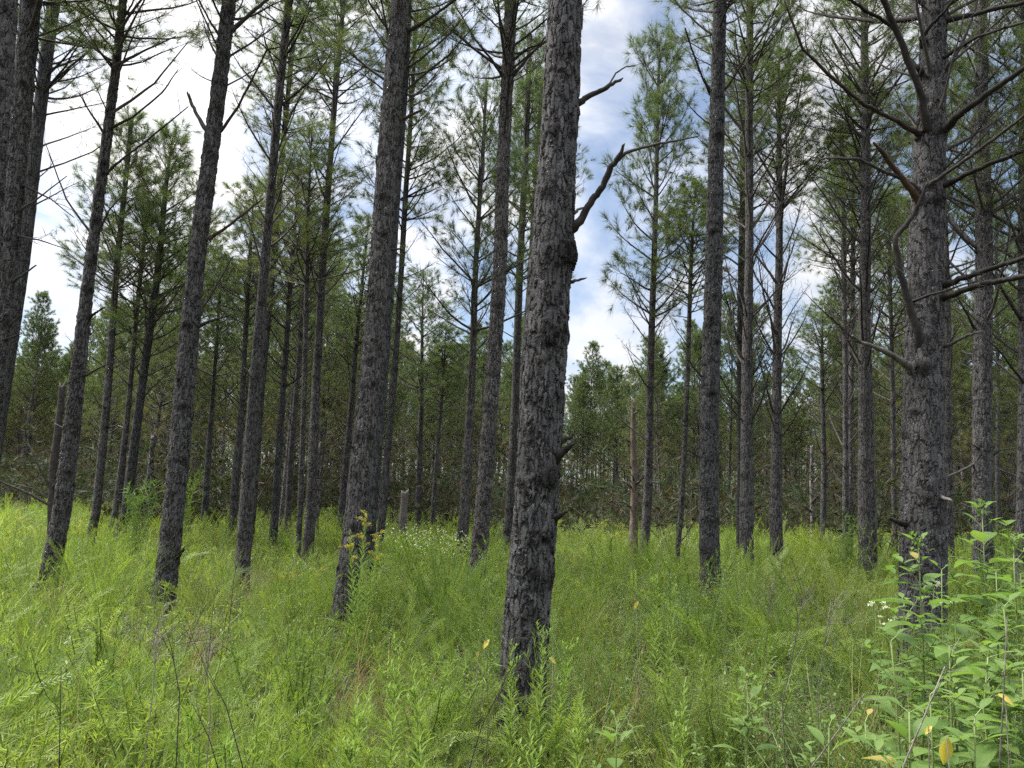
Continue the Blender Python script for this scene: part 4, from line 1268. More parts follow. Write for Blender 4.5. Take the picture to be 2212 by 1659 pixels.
lay('broad_leaved_weeds', [broad_clump(860 + i, 4, 0.5) for i in range(4)], [M['broad'], M['stem']],
    [(1.3, 6, 22), (6, 12, 9)], m_broad, 24,
    'low broad leaved green weeds crowding the right foreground', 'weeds', 0.6, 1.1)
lay('dry_seed_stalks', [grass_clump(880 + i, 16, 0.85, 0.75, 0.5, 0.003) for i in range(3)], [M['grass']],
    [(1.5, 6, 5), (6, 12, 2.5), (12, 24, 1.2)], lambda x, y: trunk_clear(x, y) * np.clip(0.5 + pn(x, y, 0.4, 12.0), 0.0, 1), 25,
    'thin straw coloured dry stalks scattered through the green meadow', 'grass', 0.7, 1.1)
lay('forest_brush', [brush_clump(900 + i) for i in range(5)], [M['brush'], M['brush_leaf']],
    [(19, 30, 0.10), (30, 75, 0.26)], lambda x, y: 1.0 if (abs(x) > 0.0) else 0, 26,
    'dim tangle of dead limbs and low shrubs on the floor of the far wood', 'undergrowth', 0.7, 1.7, use_h=False, tilt=0.2)


def far_tree_proto(seed):
    global RNG
    keep = RNG; RNG = np.random.default_rng(seed)
    g = Geo()
    H = RNG.uniform(10, 12.5)
    g.tube([(0, 0, -0.2), (0.05, 0, H * 0.5), (0, 0, H)], [0.13, 0.085, 0.02], 6, 1)
    n = 420
    z = 0.4 + (H - 0.4) * RNG.random(n) ** 0.85
    R = 2.3 * np.sqrt(np.clip(1 - ((z / H - 0.5) / 0.53) ** 2, 0.02, 1))
    a = RNG.uniform(0, 2 * PI, n); r = R * np.sqrt(RNG.random(n))
    for k in range(n):
        p = np.array([math.cos(a[k]) * r[k], math.sin(a[k]) * r[k], z[k]])
        shoot(g, p, unit([math.cos(a[k]), math.sin(a[k]), 0.7]), 12, 0.24, 0.25, 0.026, float(np.clip(0.45 - z[k] / H, 0, 0.4)), 0)
    RNG = keep
    return g


rs = np.random.default_rng(41)
pp = []
while len(pp) < 620:
    y = rs.uniform(70, 118); x = rs.uniform(-0.85 * y, 0.85 * y)
    pp.append((x, y, 0))
pp = np.array(pp)
scatter('distant_wood', [far_tree_proto(950 + i) for i in range(4)], [M['needle'], M['bark_far']], pp, rs.integers(0, 4, len(pp)),
        np.column_stack([rs.normal(0, .02, len(pp)), rs.normal(0, .02, len(pp)), rs.uniform(0, 6.28, len(pp))]), rs.uniform(0.75, 1.0, len(pp)),
        'solid mass of distant pine wood closing the horizon behind everything', 'wood')


# ------------------------------------------------------------------ single plants of the foreground
def leafy_plant(label, u, v, d, leaf=0.13, pairs=9, head=True, seed=0, lean=0.0, group=None):
    """tall weed with opposite pointed oval leaves"""
    global RNG
    keep = RNG; RNG = np.random.default_rng(seed)
    tip = at(u, v, d)
    x0 = tip.x - lean; gz = ground_z(x0, d)
    e = empty('leafy_weed', (x0, d, gz - 0.02), label, 'plant', group)
    H = tip.z - gz + 0.02
    st = Geo(); fo = Geo()
    pts = np.array([[lean * (k / 8) ** 1.5 + RNG.normal(0, 0.004), RNG.normal(0, 0.004), H * k / 8] for k in range(9)])
    st.tube(pts, np.linspace(0.0065, 0.0022, 9), 6, 0)
    n = max(pairs, int(H / 0.085))
    for k in range(n):
        f = 0.18 + 0.82 * k / (n - 1)
        x = min(f * 8, 7.99); i = int(x); q = pts[i] + (pts[i + 1] - pts[i]) * (x - i)
        aa = k * PI / 2 + RNG.normal(0, 0.25) + 0.4
        for s in (0, PI):
            a = aa + s + RNG.normal(0, 0.15)
            sz = leaf * RNG.uniform(0.75, 1.15) * (0.75 + 0.6 * math.sin(PI * min(1, f * 0.9))) * (0.45 if f > 0.93 else 1.0)
            el = RNG.uniform(-0.05, 0.45) + (0.5 if f > 0.9 else 0)
            dd = np.array([math.cos(a), math.sin(a), el])
            pet = q + unit(dd) * 0.03
            st.tube([q, pet], [0.0018, 0.0014], 3, 0, cap=False)
            fo.leaf(pet, dd, (0, 0, 1), sz, sz * RNG.uniform(0.40, 0.50), 0, RNG.uniform(0.15, 0.4), RNG.uniform(0.25, 0.8), tone=RNG.random(), segs=6,
                    dry=0.9 if RNG.random() < 0.02 else 0.0)
    # side shoots with small leaves
    for k in range(int(n * 1.1)):
        f = RNG.uniform(0.3, 0.95); x = f * 7.99; i = int(x); q = pts[i] + (pts[i + 1] - pts[i]) * (x - i)
        a = RNG.uniform(0, 2 * PI); dd = unit([math.cos(a), math.sin(a), RNG.uniform(0.5, 1.3)])
        L = RNG.uniform(0.05, 0.16)
        st.tube([q, q + dd * L], [0.0018, 0.0012], 3, 0, cap=False)
        for j in range(4):
            b = a + j * PI / 2; l2 = leaf * RNG.uniform(0.3, 0.6)
            fo.leaf(q + dd * L * RNG.uniform(0.5, 1), (math.cos(b), math.sin(b), 0.5), (0, 0, 1), l2, l2 * 0.42, 0, 0.3, 0.4, tone=RNG.random(), segs=4)
    st.build('stem', [M['stem']], e); fo.build('foliage', [M['broad']], e)
    if head:
        bd = Geo()
        for j in range(26):
            dd = unit(rv(1)[0] + np.array([0, 0, 0.6]))
            c0 = pts[-1] + np.array([RNG.normal(0, 0.014), RNG.normal(0, 0.014), RNG.uniform(-0.03, 0.03)])
            bd.leaf(c0, dd, (0, 0, 1), 0.024, 0.013, 0, 0.5, 0.2, tone=RNG.random(), segs=2)
        bd.build('bud_head', [M['broad']], e)
    RNG = keep
    return e


LW = 'leafy weeds at the right'
for i, (lab, u, v, d, lf, ln) in enumerate([
    ('tall leafy weed with a bud head in front of the many-limbed thick pine', 1986, 1172, 2.9, 0.125, 0.02),
    ('tallest leafy weed at right, its tip reaching beside the dark straight pine', 2118, 1100, 3.2, 0.135, -0.02),
    ('leafy weed at the right border with drooping upper leaves', 2188, 1170, 2.9, 0.13, 0.0),
    ('leafy weed just left of the tallest one, half its height', 2062, 1300, 2.8, 0.12, 0.03),
    ('leafy weed at the left border of the weed stand, pale leaves', 1926, 1385, 2.7, 0.12, -0.03),
    ('short leafy weed near the bottom corner under the tallest one', 2130, 1420, 2.4, 0.13, 0.02),
    ('low leafy weed beside the single large yellow leaf', 2010, 1500, 2.35, 0.12, -0.02),
    ('leafy weed filling the bottom right corner', 2205, 1450, 2.3, 0.13, 0.0),
    ('small opposite-leaved weed standing apart left of the weed stand', 1614, 1468, 2.7, 0.085, 0.01),
    ('low wide-leaved weed at the bottom, right of the thickest trunk', 1332, 1560, 2.75, 0.105, 0.0),
    ('low leafy weed at bottom between the grey leaning stalks', 1790, 1570, 2.5, 0.085, 0.0),
    ('small leafy weed right of the pale opposite-leaved one', 1872, 1560, 2.45, 0.085, 0.02),
    ('leafy weed behind the bud-headed one, small white blossom near it', 2030, 1230, 3.5, 0.12, 0.0),
    ('background leafy weed at right border below the edge pine', 2205, 1240, 3.7, 0.12, 0.0),
    ('leafy weed crowded between the bud-headed one and the tallest one, front row', 2050, 1395, 2.6, 0.14, 0.02),
    ('leafy weed close under the right border plant, broad lower leaves', 2165, 1310, 2.6, 0.145, -0.02),
    ('low leafy weed at the very bottom below the bud-headed one', 1965, 1540, 2.2, 0.13, 0.02),
    ('low leafy weed at the very bottom below the tallest one', 2100, 1545, 2.15, 0.14, -0.02),
    ('slender leafy weed left of the bud-headed one, behind its leaves', 1950, 1300, 3.2, 0.125, 0.02),
    ('slender leafy weed between the tallest one and the right border', 2150, 1235, 3.1, 0.135, 0.0),
]):
    leafy_plant(lab, u, v, d, lf * RNG.uniform(0.85, 1.05), 9, i in (0, 1, 2, 8), 1000 + i, ln, LW if i not in (8, 9, 10, 11) else 'low leafy weeds')


def goldenrod(label, u, v, d, seed, lean=0.05, bloom=False, group='goldenrod stems', n=120, L0=0.06):
    global RNG
    keep = RNG; RNG = np.random.default_rng(seed)
    tip = at(u, v, d); x0 = tip.x - lean; gz = ground_z(x0, d)
    e = empty('goldenrod', (x0, d, gz - 0.02), label, 'plant', group)
    H = tip.z - gz + 0.02
    st = Geo(); fo = Geo()
    pts = np.array([[lean * (k / 10) ** 1.8 + RNG.normal(0, 0.003), RNG.normal(0, 0.003), H * k / 10] for k in range(11)])
    st.tube(pts, np.linspace(0.0045, 0.0016, 11), 5, 0)
    for k in range(n):
        f = 0.25 + 0.75 * k / (n - 1)
        x = min(f * 10, 9.99); i = int(x); q = pts[i] + (pts[i + 1] - pts[i]) * (x - i)
        a = k * 2.399; el = 0.35 + 1.5 * max(0, f - 0.55)
        l_ = L0 * RNG.uniform(0.8, 1.3) * (1.25 - 0.95 * f ** 3)
        fo.leaf(q, (math.cos(a), math.sin(a), el + 0.5), (0, 0, 1), l_, l_ * 0.14, 0, 0.3, RNG.uniform(0.2, 0.9), tone=RNG.random(), segs=3)
    for k in range(5 if not bloom else 0):       # short side spikes
        f = RNG.uniform(0.72, 0.96); x = f * 9.99; i = int(x); q = pts[i]
        a = RNG.uniform(0, 2 * PI); dd = unit([math.cos(a) * 0.5, math.sin(a) * 0.5, 1]); L = RNG.uniform(0.06, 0.14)
        st.tube([q, q + dd * L], [0.0015, 0.001], 3, 0, cap=False)
        for j in range(14):
            b = j * 2.4; l2 = L0 * RNG.uniform(0.25, 0.5)
            fo.leaf(q + dd * L * (0.3 + 0.7 * j / 13), (math.cos(b), math.sin(b), 0.9), (0, 0, 1), l2, l2 * 0.25, 0, 0.3, 0.2, tone=RNG.random(), segs=2)
    st.build('stem', [M['stem']], e); fo.build('foliage', [M['lime']], e)
    if bloom:
        for k in range(9):
            a = RNG.uniform(0, 2 * PI); L = RNG.uniform(0.06, 0.14) * (1.7 if d > 10 else 1.0)
            pl = Geo()
            fq = RNG.uniform(7.6, 9.99); q = pts[int(fq)] + (pts[int(fq) + 1] - pts[int(fq)]) * (fq % 1)
            tp = bent_path(q, unit([math.cos(a), math.sin(a), 1.0]), L, 5, -1.1, 0.06)
            pl.tube(tp, np.linspace(0.002, 0.001, 6), 3, 0, cap=False)
            m_ = 46
            t = RNG.random(m_) * 4.99; i = t.astype(int); f = (t - i)[:, None]
            b = tp[i] * (1 - f) + tp[i + 1] * f + RNG.normal(0, 0.007, (m_, 3))
            dd = unit(rv(m_) + np.array([0, 0, 0.8]))
            pl.needles(b, b + dd * 0.014, 0.006, 1, tone=RNG.random(m_))
            pl.build('flower_plume', [M['stem'], M['yellow']], e)
    RNG = keep
    return e


for i, (lab, u, v, d, ln) in enumerate([
    ('tall lime goldenrod spike left of the thickest trunk, taller of two', 863, 1386, 3.7, 0.02),
    ('lime goldenrod spike leaning left, right of the taller spike', 890, 1423, 3.5, -0.08),
    ('lime goldenrod spike low at the bottom, left of the two taller spikes', 772, 1483, 3.0, 0.02),
    ('curving lime goldenrod beside the lowest left spike', 800, 1478, 3.05, 0.10),
    ('goldenrod spike in front of the thickest trunk at its right side', 1175, 1353, 4.2, 0.02),
    ('goldenrod spike just right of the thickest trunk, leaning right', 1236, 1383, 4.1, 0.09),
    ('goldenrod spike in front of the thickest trunk at its left side', 1103, 1383, 4.2, -0.02),
    ('tall pale goldenrod spike standing in the right meadow, left of a pair', 1419, 1239, 5.2, 0.0),
    ('pale goldenrod spike standing in the right meadow, right of a pair', 1458, 1263, 5.0, 0.05),
    ('short goldenrod spike at the bottom right of the thickest trunk foot', 1258, 1500, 3.4, 0.03),
    ('goldenrod spike at the bottom beneath the thickest trunk', 1150, 1560, 2.9, 0.0),
    ('goldenrod spike among low weeds at right of bottom middle', 1480, 1470, 3.2, 0.05),
]):
    goldenrod(lab, u, v, d, 1100 + i, ln, n=115, L0=0.075)
for i, (lab, u, v, d, ln) in enumerate([
    ('blooming goldenrod with yellow plumes by the leaning pine, tallest of three', 792, 1106, 7.4, 0.05),
    ('blooming goldenrod with drooping yellow plume left of the tallest blooming one', 757, 1146, 7.3, -0.08),
    ('blooming goldenrod with yellow plume right of the tallest blooming one', 822, 1152, 7.5, 0.12),
    ('yellow goldenrod bloom at the foot of the close pine pair, right side', 690, 1232, 10.5, 0.05),
    ('yellow goldenrod bloom at the foot of the close pine pair, left side', 622, 1240, 10.5, -0.05),
    ('distant yellow goldenrod bloom right of the thickest trunk', 1300, 1128, 12.0, 0.05),
    ('distant yellow goldenrod bloom at the foot of the tan snag', 1345, 1140, 12.5, 0.05),
    ('yellow goldenrod bloom in the grass at the far left edge', 40, 1120, 13.0, 0.05),
    ('yellow goldenrod bloom in the grass below the left pine crook', 168, 1130, 13.0, -0.05),
]):
    goldenrod(lab, u, v, d, 1150 + i, ln, True, 'blooming goldenrods', n=110, L0=0.10)


def single_leaf(label, u, v, d, size, seed):
    global RNG
    keep = RNG; RNG = np.random.default_rng(seed)
    p = at(u, v, d); gz = ground_z(p.x, d)
    e = empty('yellow_leaf', (p.x, d, gz), label, 'leaf', 'yellowed leaves')
    st = Geo(); lf = Geo()
    H = p.z - gz
    st.tube([(RNG.normal(0, .05), RNG.normal(0, .05), 0), (RNG.normal(0, .02), 0, H * 0.5), (0, 0, H)], [0.003, 0.002, 0.0015], 4, 0)
    a = RNG.uniform(-2.6, -0.5)
    lf.leaf((-size / 2 * math.cos(a), 0, H + 0.0), (math.cos(a), RNG.uniform(-0.3, 0.3), math.sin(a)), (0, -0.6, 0.8), size, size * 0.45, 0, 0.35, 0.5, tone=RNG.random(), segs=6)
    st.build('stem', [M['drystem']], e); lf.build('blade', [M['yellow_leaf']], e)
    RNG = keep


for i, (lab, u, v, d, s) in enumerate([
    ('bright yellow leaf left of the thickest trunk, upper of two', 1050, 1381, 4.3, 0.06),
    ('small pale yellow leaf left of the thickest trunk, lower of two', 1032, 1407, 4.2, 0.035),
    ('yellow leaf in the weeds right of the thickest trunk', 1374, 1299, 5.0, 0.06),
    ('yellow green leaf hugging the right foot of the thickest trunk', 1195, 1421, 4.4, 0.055),
    ('large yellow leaf low in the leafy weeds at right', 2044, 1594, 2.15, 0.075),
    ('small orange-yellow leaf left above the large yellow leaf', 2005, 1568, 2.15, 0.03),
    ('narrow yellow leaf hanging on the leafy weed at the right border', 2172, 1500, 2.25, 0.05),
]):
    single_leaf(lab, u, v, d, s, 1200 + i)


def stalk(label, d, pl, r, m='drystem', branches=0, seed=0, group='dry stalks', name='dry_stalk', dd=0.0, umbel=False):
    global RNG
    keep = RNG; RNG = np.random.default_rng(seed)
    P = [at(u, v, d + dd * k / (len(pl) - 1)) for k, (u, v) in enumerate(pl)]
    b = Vector((P[0].x, P[0].y, ground_z(P[0].x, P[0].y)))
    e = empty(name, b, label, 'stalk', group)
    g = Geo()
    pp = [np.array([RNG.normal(0, .03), RNG.normal(0, .03), 0.0])] + [np.array(p - b) for p in P]
    g.tube(pp, np.linspace(r, r * 0.45, len(pp)), 5, 0)
    for k in range(branches):
        i = int(RNG.integers(max(1, len(pp) // 2), len(pp) - 1)); f = RNG.random()
        q = pp[i] * (1 - f) + pp[i + 1] * f
        tp = bent_path(q, unit(unit(pp[i + 1] - pp[i]) + rv(1, 0.6)[0]), RNG.uniform(0.06, 0.24), 4, 0.3, 0.1)
        g.tube(tp, np.linspace(r * 0.45, 0.0007, 5), 3, 0, cap=False)
        for j in range(3):
            sd = unit(tp[-1] - tp[-2] + rv(1, 0.7)[0]); g.tube([tp[2 + j % 2], tp[2 + j % 2] + sd * 0.05], [0.001, 0.0006], 3, 0, cap=False)
    g.build('stalk', [M[m]], e)
    if umbel:
        fl = Geo()
        for k in range(5):
            c0 = pp[-1] + np.array([RNG.normal(0, 0.03), RNG.normal(0, 0.035), RNG.normal(0, 0.008)])
            n = 22; bb = c0 + RNG.normal(0, 0.006, (n, 3)) * np.array([1, 1, 0.4]); dv = unit(rv(n) + np.array([0, 0, 0.6]))
            fl.needles(bb, bb + dv * 0.007, 0.0045, 0, tone=RNG.random(n))
            fl.tube([pp[-1] - np.array([0, 0, 0.04]), c0], [0.0012, 0.0008], 3, 1, cap=False)
        fl.build('flower_cluster', [M['white'], M['stem']], e)
    RNG = keep


for i, (lab, d, pl, r, m, br) in enumerate([
    ('grey leaning stalk at the bottom, left of the leafy weed stand', 2.4, [(1754, 1656), (1810, 1580), (1868, 1498)], 0.0035, 'drystem', 2),
    ('pale grey stalk leaning right in front of the leafy weeds', 2.1, [(1951, 1656), (2000, 1540), (2041, 1440)], 0.0032, 'drystem', 1),
    ('upright grey stalk near the bottom right border', 2.2, [(2160, 1640), (2168, 1500), (2176, 1330)], 0.003, 'drystem', 1),
    ('twiggy brown weed skeleton in the right meadow', 3.4, [(1690, 1520), (1715, 1400), (1735, 1270)], 0.003, 'drystem', 16),
    ('second twiggy brown weed skeleton, right of the first', 3.6, [(1765, 1500), (1780, 1400), (1795, 1300)], 0.0026, 'drystem', 14),
    ('thin dark stem rising at bottom left, curved to the right', 2.5, [(380, 1656), (388, 1500), (370, 1400), (352, 1345)], 0.0022, 'branch_dark', 4),
    ('thin dark stem slanting left from the bottom, right of the curved one', 2.4, [(524, 1656), (490, 1530), (440, 1430)], 0.0022, 'branch_dark', 4),
    ('short dark stem slanting at the bottom between two others', 2.4, [(470, 1656), (450, 1590), (415, 1520)], 0.002, 'branch_dark', 3),
    ('dark upright weed stem at the far bottom left', 2.4, [(128, 1656), (130, 1540), (132, 1440)], 0.002, 'branch_dark', 3),
    ('dry dark weed stalk standing behind the left meadow', 6.0, [(497, 1330), (505, 1250), (520, 1190)], 0.004, 'drystem', 8),
    ('brown dead weed skeleton left of the thickest trunk foot', 3.8, [(1055, 1560), (1090, 1470), (1105, 1390)], 0.0025, 'drystem', 12),
    ('dark stalk at the bottom below the thickest trunk', 2.6, [(1015, 1656), (1040, 1570), (1090, 1470)], 0.0022, 'branch_dark', 6),
    ('brown seed-headed skeleton in the middle of the left meadow', 3.3, [(330, 1500), (335, 1440), (330, 1390)], 0.0025, 'drystem', 18),
    ('brown seed-headed skeleton in the left meadow, right of the other', 3.1, [(455, 1540), (448, 1460), (452, 1385)], 0.0025, 'drystem', 18),
    ('grey brown dead weed in front of the right meadow pines', 5.2, [(1655, 1400), (1660, 1330), (1668, 1260)], 0.003, 'drystem', 18),
]):
    stalk(lab, d, pl, r, m, br, 1300 + i)
for i, (lab, d, pl) in enumerate([
    ('white flat-topped blossom left of the bud-headed leafy weed', 3.3, [(1895, 1500), (1893, 1400), (1890, 1302)]),
    ('white flat-topped blossom at the foot of the many-limbed pine', 4.0, [(2010, 1400), (2012, 1330), (2019, 1262)]),
    ('white flat-topped blossom in front of the tallest leafy weed', 3.4, [(2045, 1480), (2050, 1400), (2050, 1300)]),
    ('small white blossom lowest among the leafy weeds', 3.2, [(1940, 1480), (1945, 1400), (1944, 1340)]),
]):
    stalk(lab, d, pl, 0.002, 'stem', 0, 1340 + i, 'white blossoms', 'white_wildflower', umbel=True)


def tuft(label, u, v, d, h, m, seed, n=70, name='dry_grass_tuft', cat='grass tuft', drp=0.7, side=0.6, group=None, w=0.0035):
    global RNG
    keep = RNG; RNG = np.random.default_rng(seed)
    p = at(u, v, d); gz = ground_z(p.x, d)
    g = Geo()
    a = RNG.uniform(0, 2 * PI, n); tilt = RNG.uniform(0.1, 0.9, n)
    dirs = unit(np.stack([np.cos(a) * tilt + side * 0.6, np.sin(a) * tilt, np.ones(n)], axis=1))
    g.blades(np.stack([RNG.normal(0, 0.05, n), RNG.normal(0, 0.05, n), np.zeros(n)], axis=1), dirs, h * RNG.uniform(0.6, 1.2, n), w, drp, 0, 4, tone=RNG.random(n))
    o = g.build(name, [M[m]])
    o.location = (p.x, d, gz)
    tag(o, label, cat, group)
    RNG = keep


tuft('rusty orange dry grass tuft left of the yellow leaves', 870, 1420, 5.2, 0.72, 'rust', 1401, 40, w=0.003)
tuft('rusty orange dry grass tuft at the foot of the leaning pine', 760, 1420, 6.0, 0.72, 'rust', 1402, 40, w=0.003)
tuft('golden dry fern-like tuft in front of the two-forked mid-sized pine', 392, 1330, 5.6, 0.85, 'rust', 1403, 26, side=0.1, drp=0.6, w=0.003)
tuft('orange brown tuft in the left foreground meadow', 205, 1460, 4.0, 0.75, 'rust', 1404, 16, side=0.1, drp=0.6, w=0.0025)
tuft('brown dried weed tuft in the right meadow by the goldenrod pair', 1340, 1400, 5.3, 0.65, 'rust', 1405, 40, side=-0.1, w=0.003)
tuft('bright green grass plume behind the left meadow, before the left stems', 245, 1160, 9.2, 1.25, 'lime', 1406, 160, 'grass_plume', 'grass tuft', 0.3, 0.0, w=0.004)


def bush(label, u, v, d, h, w, m, seed, n=420, name='shrub', cat='shrub', white=0, leafk=1.0):
    global RNG
    keep = RNG; RNG = np.random.default_rng(seed)
    p = at(u, v, d); gz = ground_z(p.x, d)
    e = empty(name, (p.x, d, gz - 0.03), label, cat)
    st = Geo(); fo = Geo(); fl = Geo()
    for s in range(16):
        a = RNG.uniform(0, 2 * PI); t = RNG.uniform(0.1, 0.8) * w / h
        pts = bent_path((RNG.normal(0, .08), RNG.normal(0, .08), 0), unit([math.cos(a) * t, math.sin(a) * t, 1]), h * RNG.uniform(0.7, 1.05), 5, 0.0, 0.07)
        st.tube(pts, np.linspace(0.008, 0.002, 6), 4, 0, cap=False)
        m_ = n // 8
        tt = RNG.random(m_) ** 0.6 * 4.99; i = tt.astype(int); f = (tt - i)[:, None]
        b = pts[i] * (1 - f) + pts[i + 1] * f
        dd = unit(rv(m_) + np.array([0, 0, 0.7]))
        L = RNG.uniform(0.08, 0.2, m_) * leafk
        fo.needles(b, b + dd * L[:, None], 0.012 * leafk, 0, tone=RNG.random(m_))
        if white:
            k = white
            b = pts[-1] + RNG.normal(0, 0.12, (k, 3)) * np.array([1, 1, 0.5]); dd = unit(rv(k) + np.array([0, 0, 0.7]))
            fl.needles(b, b + dd * 0.03, 0.016, 0, tone=RNG.random(k))
    st.build('stem', [M['stem']], e); fo.build('foliage', [M[m]], e)
    if white:
        fl.build('blossom', [M['white']], e)
    RNG = keep


bush('pale white-flowering shrub in the open grass left of the slim straight pine', 945, 1180, 11.5, 1.15, 0.9, 'feather', 1501, white=12)
bush('second white-flowering shrub, left and behind the first one', 870, 1180, 13.0, 1.1, 0.8, 'feather', 1502, white=8)
bush('dark green bushy sapling at the foot of the double-stemmed pine', 1830, 1190, 13.0, 1.5, 0.35, 'broad', 1503, leafk=0.9)
bush('rounded green mound of weeds before the right-hand vista', 1770, 1200, 11.0, 1.1, 1.2, 'feather', 1504, n=700)
bush('young bright green sapling behind the left meadow', 300, 1130, 15.0, 1.7, 0.5, 'broad', 1505, leafk=1.1)
bush('leafy yellow green shrub at the forest edge, left of the two-forked pine', 385, 1090, 17.0, 2.0, 0.6, 'lime', 1506, leafk=1.1)
bush('dense shrub in the shade behind the leafy weeds at right', 2165, 1170, 8.5, 1.35, 0.9, 'broad', 1507, n=600)
bush('olive shrub right of the thin far stem at the right edge', 2090, 1170, 9.5, 1.2, 0.8, 'feather', 1508, n=600)

for i, (lab, u, v, d, h, w_, m_, n_) in enumerate([
    ('weed mound hiding the foot of the many-limbed thick pine', 1975, 1300, 5.6, 0.92, 1.0, 'feather', 900),
    ('weed mound right of the foot of the many-limbed thick pine', 2080, 1300, 5.2, 1.0, 0.8, 'broad', 700),
    ('lime weed mound at the lower left corner', 90, 1500, 3.3, 0.80, 0.75, 'feather', 1000),
    ('lime weed mound at lower left, right of the corner one', 330, 1500, 3.8, 0.84, 0.75, 'feather', 1000),
    ('lime weed mound in the left meadow between the two dark stems', 500, 1480, 3.4, 0.74, 0.7, 'lime', 900),
    ('lime weed mound in the left meadow before the two-forked mid-sized pine', 250, 1400, 5.4, 0.95, 0.9, 'feather', 1000),
    ('lime weed mound in front of the goldenrod-footed leaning pine', 640, 1420, 5.0, 0.86, 0.8, 'feather', 1000),
    ('green weed mound left of the thickest trunk foot', 930, 1440, 4.5, 0.76, 0.6, 'lime', 800),
    ('green weed mound in the right meadow beside the twiggy skeletons', 1560, 1400, 4.6, 0.84, 0.8, 'feather', 900),
    ('green weed mound at the foot of the dark-knotted straight pine', 1480, 1330, 7.5, 0.95, 0.9, 'broad', 800),
]):
    bush(lab, u, v, d, h, w_, m_, 1520 + i, n=n_, name='weed_mound', cat='weeds', leafk=0.55)

# ------------------------------------------------------------------ ground
n = 160
gx = np.concatenate([np.linspace(-400, -45, 20), np.linspace(-42, 42, 120), np.linspace(45, 400, 20)])
gy = np.concatenate([np.linspace(-60, -4, 10), np.linspace(-2, 60, 120), np.linspace(64, 600, 30)])
X, Y = np.meshgrid(gx, gy)
Z = np.array([[ground_z(a, b) for a, b in zip(r1, r2)] for r1, r2 in zip(X, Y)])
V = np.stack([X, Y, Z], axis=-1).reshape(-1, 3)
i = np.arange(len(gy) - 1)[:, None] * len(gx); j = np.arange(len(gx) - 1)[None, :]
Q = np.stack([i + j, i + j + 1, i + len(gx) + j + 1, i + len(gx) + j], axis=-1).reshape(-1, 4)
m, nt, N, L = mat('forest_floor')
tc = nd(nt, 'ShaderNodeNewGeometry')
n1 = nd(nt, 'ShaderNodeTexNoise', inp={'Scale': 1.6, 'Detail': 6.0, 'Roughness': 0.65}); L.new(tc.outputs['Position'], n1.inputs['Vector'])
n2 = nd(nt, 'ShaderNodeTexNoise', inp={'Scale': 26.0, 'Detail': 5.0, 'Roughness': 0.7}); L.new(tc.outputs['Position'], n2.inputs['Vector'])
c1 = ramp(nt, n1.outputs[0], [(0.35, (0.026, 0.028, 0.013)), (0.55, (0.040, 0.038, 0.020)), (0.7, (0.055, 0.040, 0.026))])
c2 = mixc(nt, ramp(nt, n2.outputs[0], [(0.4, 0.0), (0.7, 0.7)]), c1, (0.075, 0.056, 0.035))
b = nd(nt, 'ShaderNodeBsdfPrincipled', inp={'Roughness': 0.95, 'Specular IOR Level': 0.1}); L.new(c2, b.inputs['Base Color'])
bp = nd(nt, 'ShaderNodeBump', inp={'Strength': 0.8, 'Distance': 0.04}); L.new(n2.outputs[0], bp.inputs['Height']); L.new(bp.outputs[0], b.inputs['Normal'])
out = nd(nt, 'ShaderNodeOutputMaterial'); L.new(b.outputs[0], out.inputs['Surface'])
o = link('ground', raw_mesh('ground', V, np.zeros((0, 3), int), Q, np.zeros(len(Q), int), [m], {}, True))
o['kind'] = 'structure'; o['label'] = 'meadow soil and pine litter under the weeds'

# ------------------------------------------------------------------ light and sky
SUN_EL, SUN_AZ = math.radians(56), math.radians(-72)       # azimuth from +y towards +x; the glow stands up front, to the left
sd = Vector((math.sin(SUN_AZ) * math.cos(SUN_EL), math.cos(SUN_AZ) * math.cos(SUN_EL), math.sin(SUN_EL)))
sl = bpy.data.lights.new('sun', 'SUN'); so = bpy.data.objects.new('sun', sl); COL.objects.link(so)
so.rotation_euler = sd.to_track_quat('Z', 'Y').to_euler()
sl.energy = 2.9; sl.angle = math.radians(20); sl.color = (1.0, 0.955, 0.88)

w = bpy.data.worlds.new('World'); SC.world = w; w.use_nodes = True
nt = w.node_tree; nt.nodes.clear(); L = nt.links
sky = nd(nt, 'ShaderNodeTexSky', sky_type='NISHITA', sun_disc=False, sun_elevation=SUN_EL, sun_rotation=SUN_AZ, altitude=100, air_density=1.0, dust_density=0.6, ozone_density=1.5)
bg1 = nd(nt, 'ShaderNodeBackground', inp={'Strength': 0.056}); L.new(sky.outputs[0], bg1.inputs['Color'])
tc = nd(nt, 'ShaderNodeTexCoord')
sx = nd(nt, 'ShaderNodeSeparateXYZ'); L.new(tc.outputs['Generated'], sx.inputs[0])
den = math_n(nt, 'ADD', math_n(nt, 'MAXIMUM', sx.outputs[2], 0.0), 0.50)
cb = nd(nt, 'ShaderNodeCombineXYZ')
L.new(math_n(nt, 'DIVIDE', sx.outputs[0], den), cb.inputs[0]); L.new(math_n(nt, 'DIVIDE', sx.outputs[1], den), cb.inputs[1])
cn = nd(nt, 'ShaderNodeTexNoise', inp={'Scale': 4.2, 'Detail': 7.0, 'Roughness': 0.55, 'Distortion': 0.4}); L.new(cb.outputs[0], cn.inputs['Vector'])
cn2 = nd(nt, 'ShaderNodeTexNoise', inp={'Scale': 3.6, 'Detail': 5.0, 'Roughness': 0.55}); L.new(cb.outputs[0], cn2.inputs['Vector'])
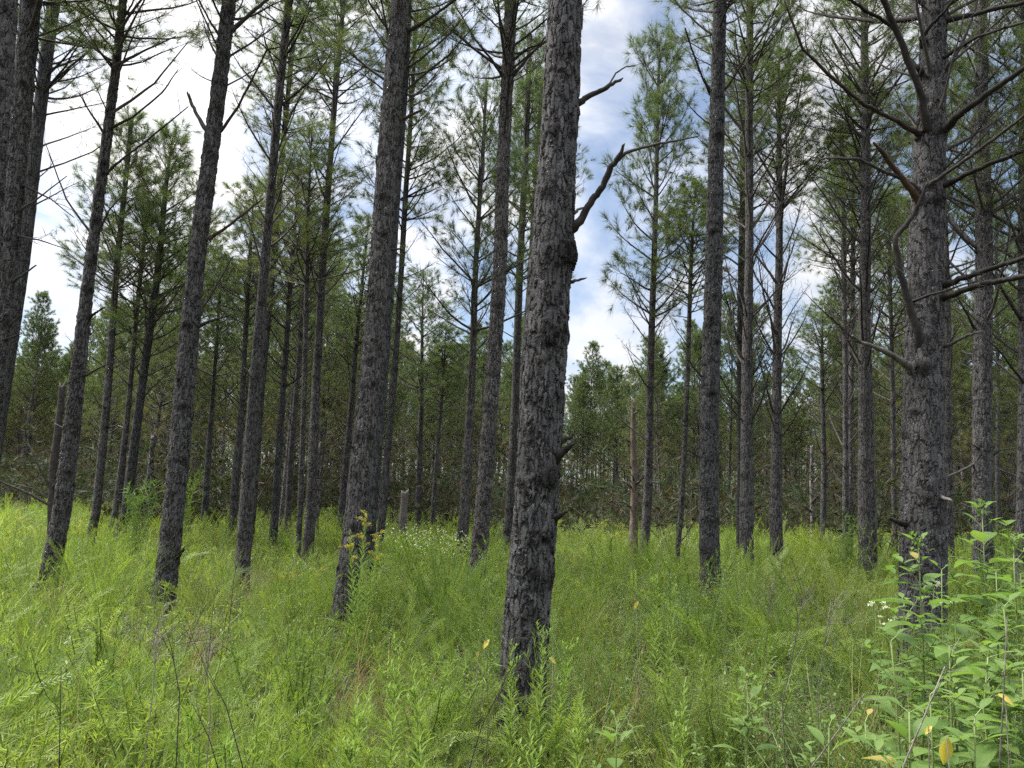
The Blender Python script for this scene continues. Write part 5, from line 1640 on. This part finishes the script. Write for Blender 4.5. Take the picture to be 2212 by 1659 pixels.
dt = nd(nt, 'ShaderNodeVectorMath', operation='DOT_PRODUCT'); L.new(tc.outputs['Generated'], dt.inputs[0]); dt.inputs[1].default_value = Vector((-0.42, 0.80, 0.45)).normalized()   # thinner, brighter cloud up front at left
glow = math_n(nt, 'POWER', math_n(nt, 'MAXIMUM', dt.outputs['Value'], 0.0), 6.0)
cov = math_n(nt, 'ADD', cn.outputs[0], math_n(nt, 'MULTIPLY', sx.outputs[0], -0.12))
cov = math_n(nt, 'ADD', cov, math_n(nt, 'MULTIPLY', sx.outputs[2], 0.02))
cf = ramp(nt, cov, [(0.38, 0.15), (0.47, 0.5), (0.55, 1.0)])
ccol = mixc(nt, ramp(nt, cn2.outputs[0], [(0.36, 0.0), (0.60, 1.0)]), (0.62, 0.72, 0.92), (1.0, 0.985, 0.965))
bg2 = nd(nt, 'ShaderNodeBackground'); L.new(ccol, bg2.inputs['Color'])
zr = nd(nt, 'ShaderNodeMapRange', interpolation_type='SMOOTHSTEP'); L.new(sx.outputs[2], zr.inputs[0])   # overcast dome made extra bright above the frame, to light the grass
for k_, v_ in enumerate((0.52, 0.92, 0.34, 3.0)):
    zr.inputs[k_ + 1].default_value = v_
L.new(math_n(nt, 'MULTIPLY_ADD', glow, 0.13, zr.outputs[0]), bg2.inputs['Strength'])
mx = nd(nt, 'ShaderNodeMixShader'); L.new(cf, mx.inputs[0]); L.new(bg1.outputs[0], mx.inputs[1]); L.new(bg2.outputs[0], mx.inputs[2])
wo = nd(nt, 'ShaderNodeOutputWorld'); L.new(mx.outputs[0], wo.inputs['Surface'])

# ------------------------------------------------------------------ render settings
SC.view_settings.view_transform = 'Standard'
SC.view_settings.look = 'None'
SC.view_settings.exposure = 1.6
SC.view_settings.gamma = 1.0
SC.cycles.max_bounces = 8
SC.cycles.diffuse_bounces = 5
SC.cycles.glossy_bounces = 2
SC.cycles.transmission_bounces = 5
SC.cycles.transparent_max_bounces = 4
SC.cycles.use_denoising = False
SC.cycles.sample_clamp_indirect = 4.0
SC.cycles.caustics_reflective = False
SC.cycles.caustics_refractive = False
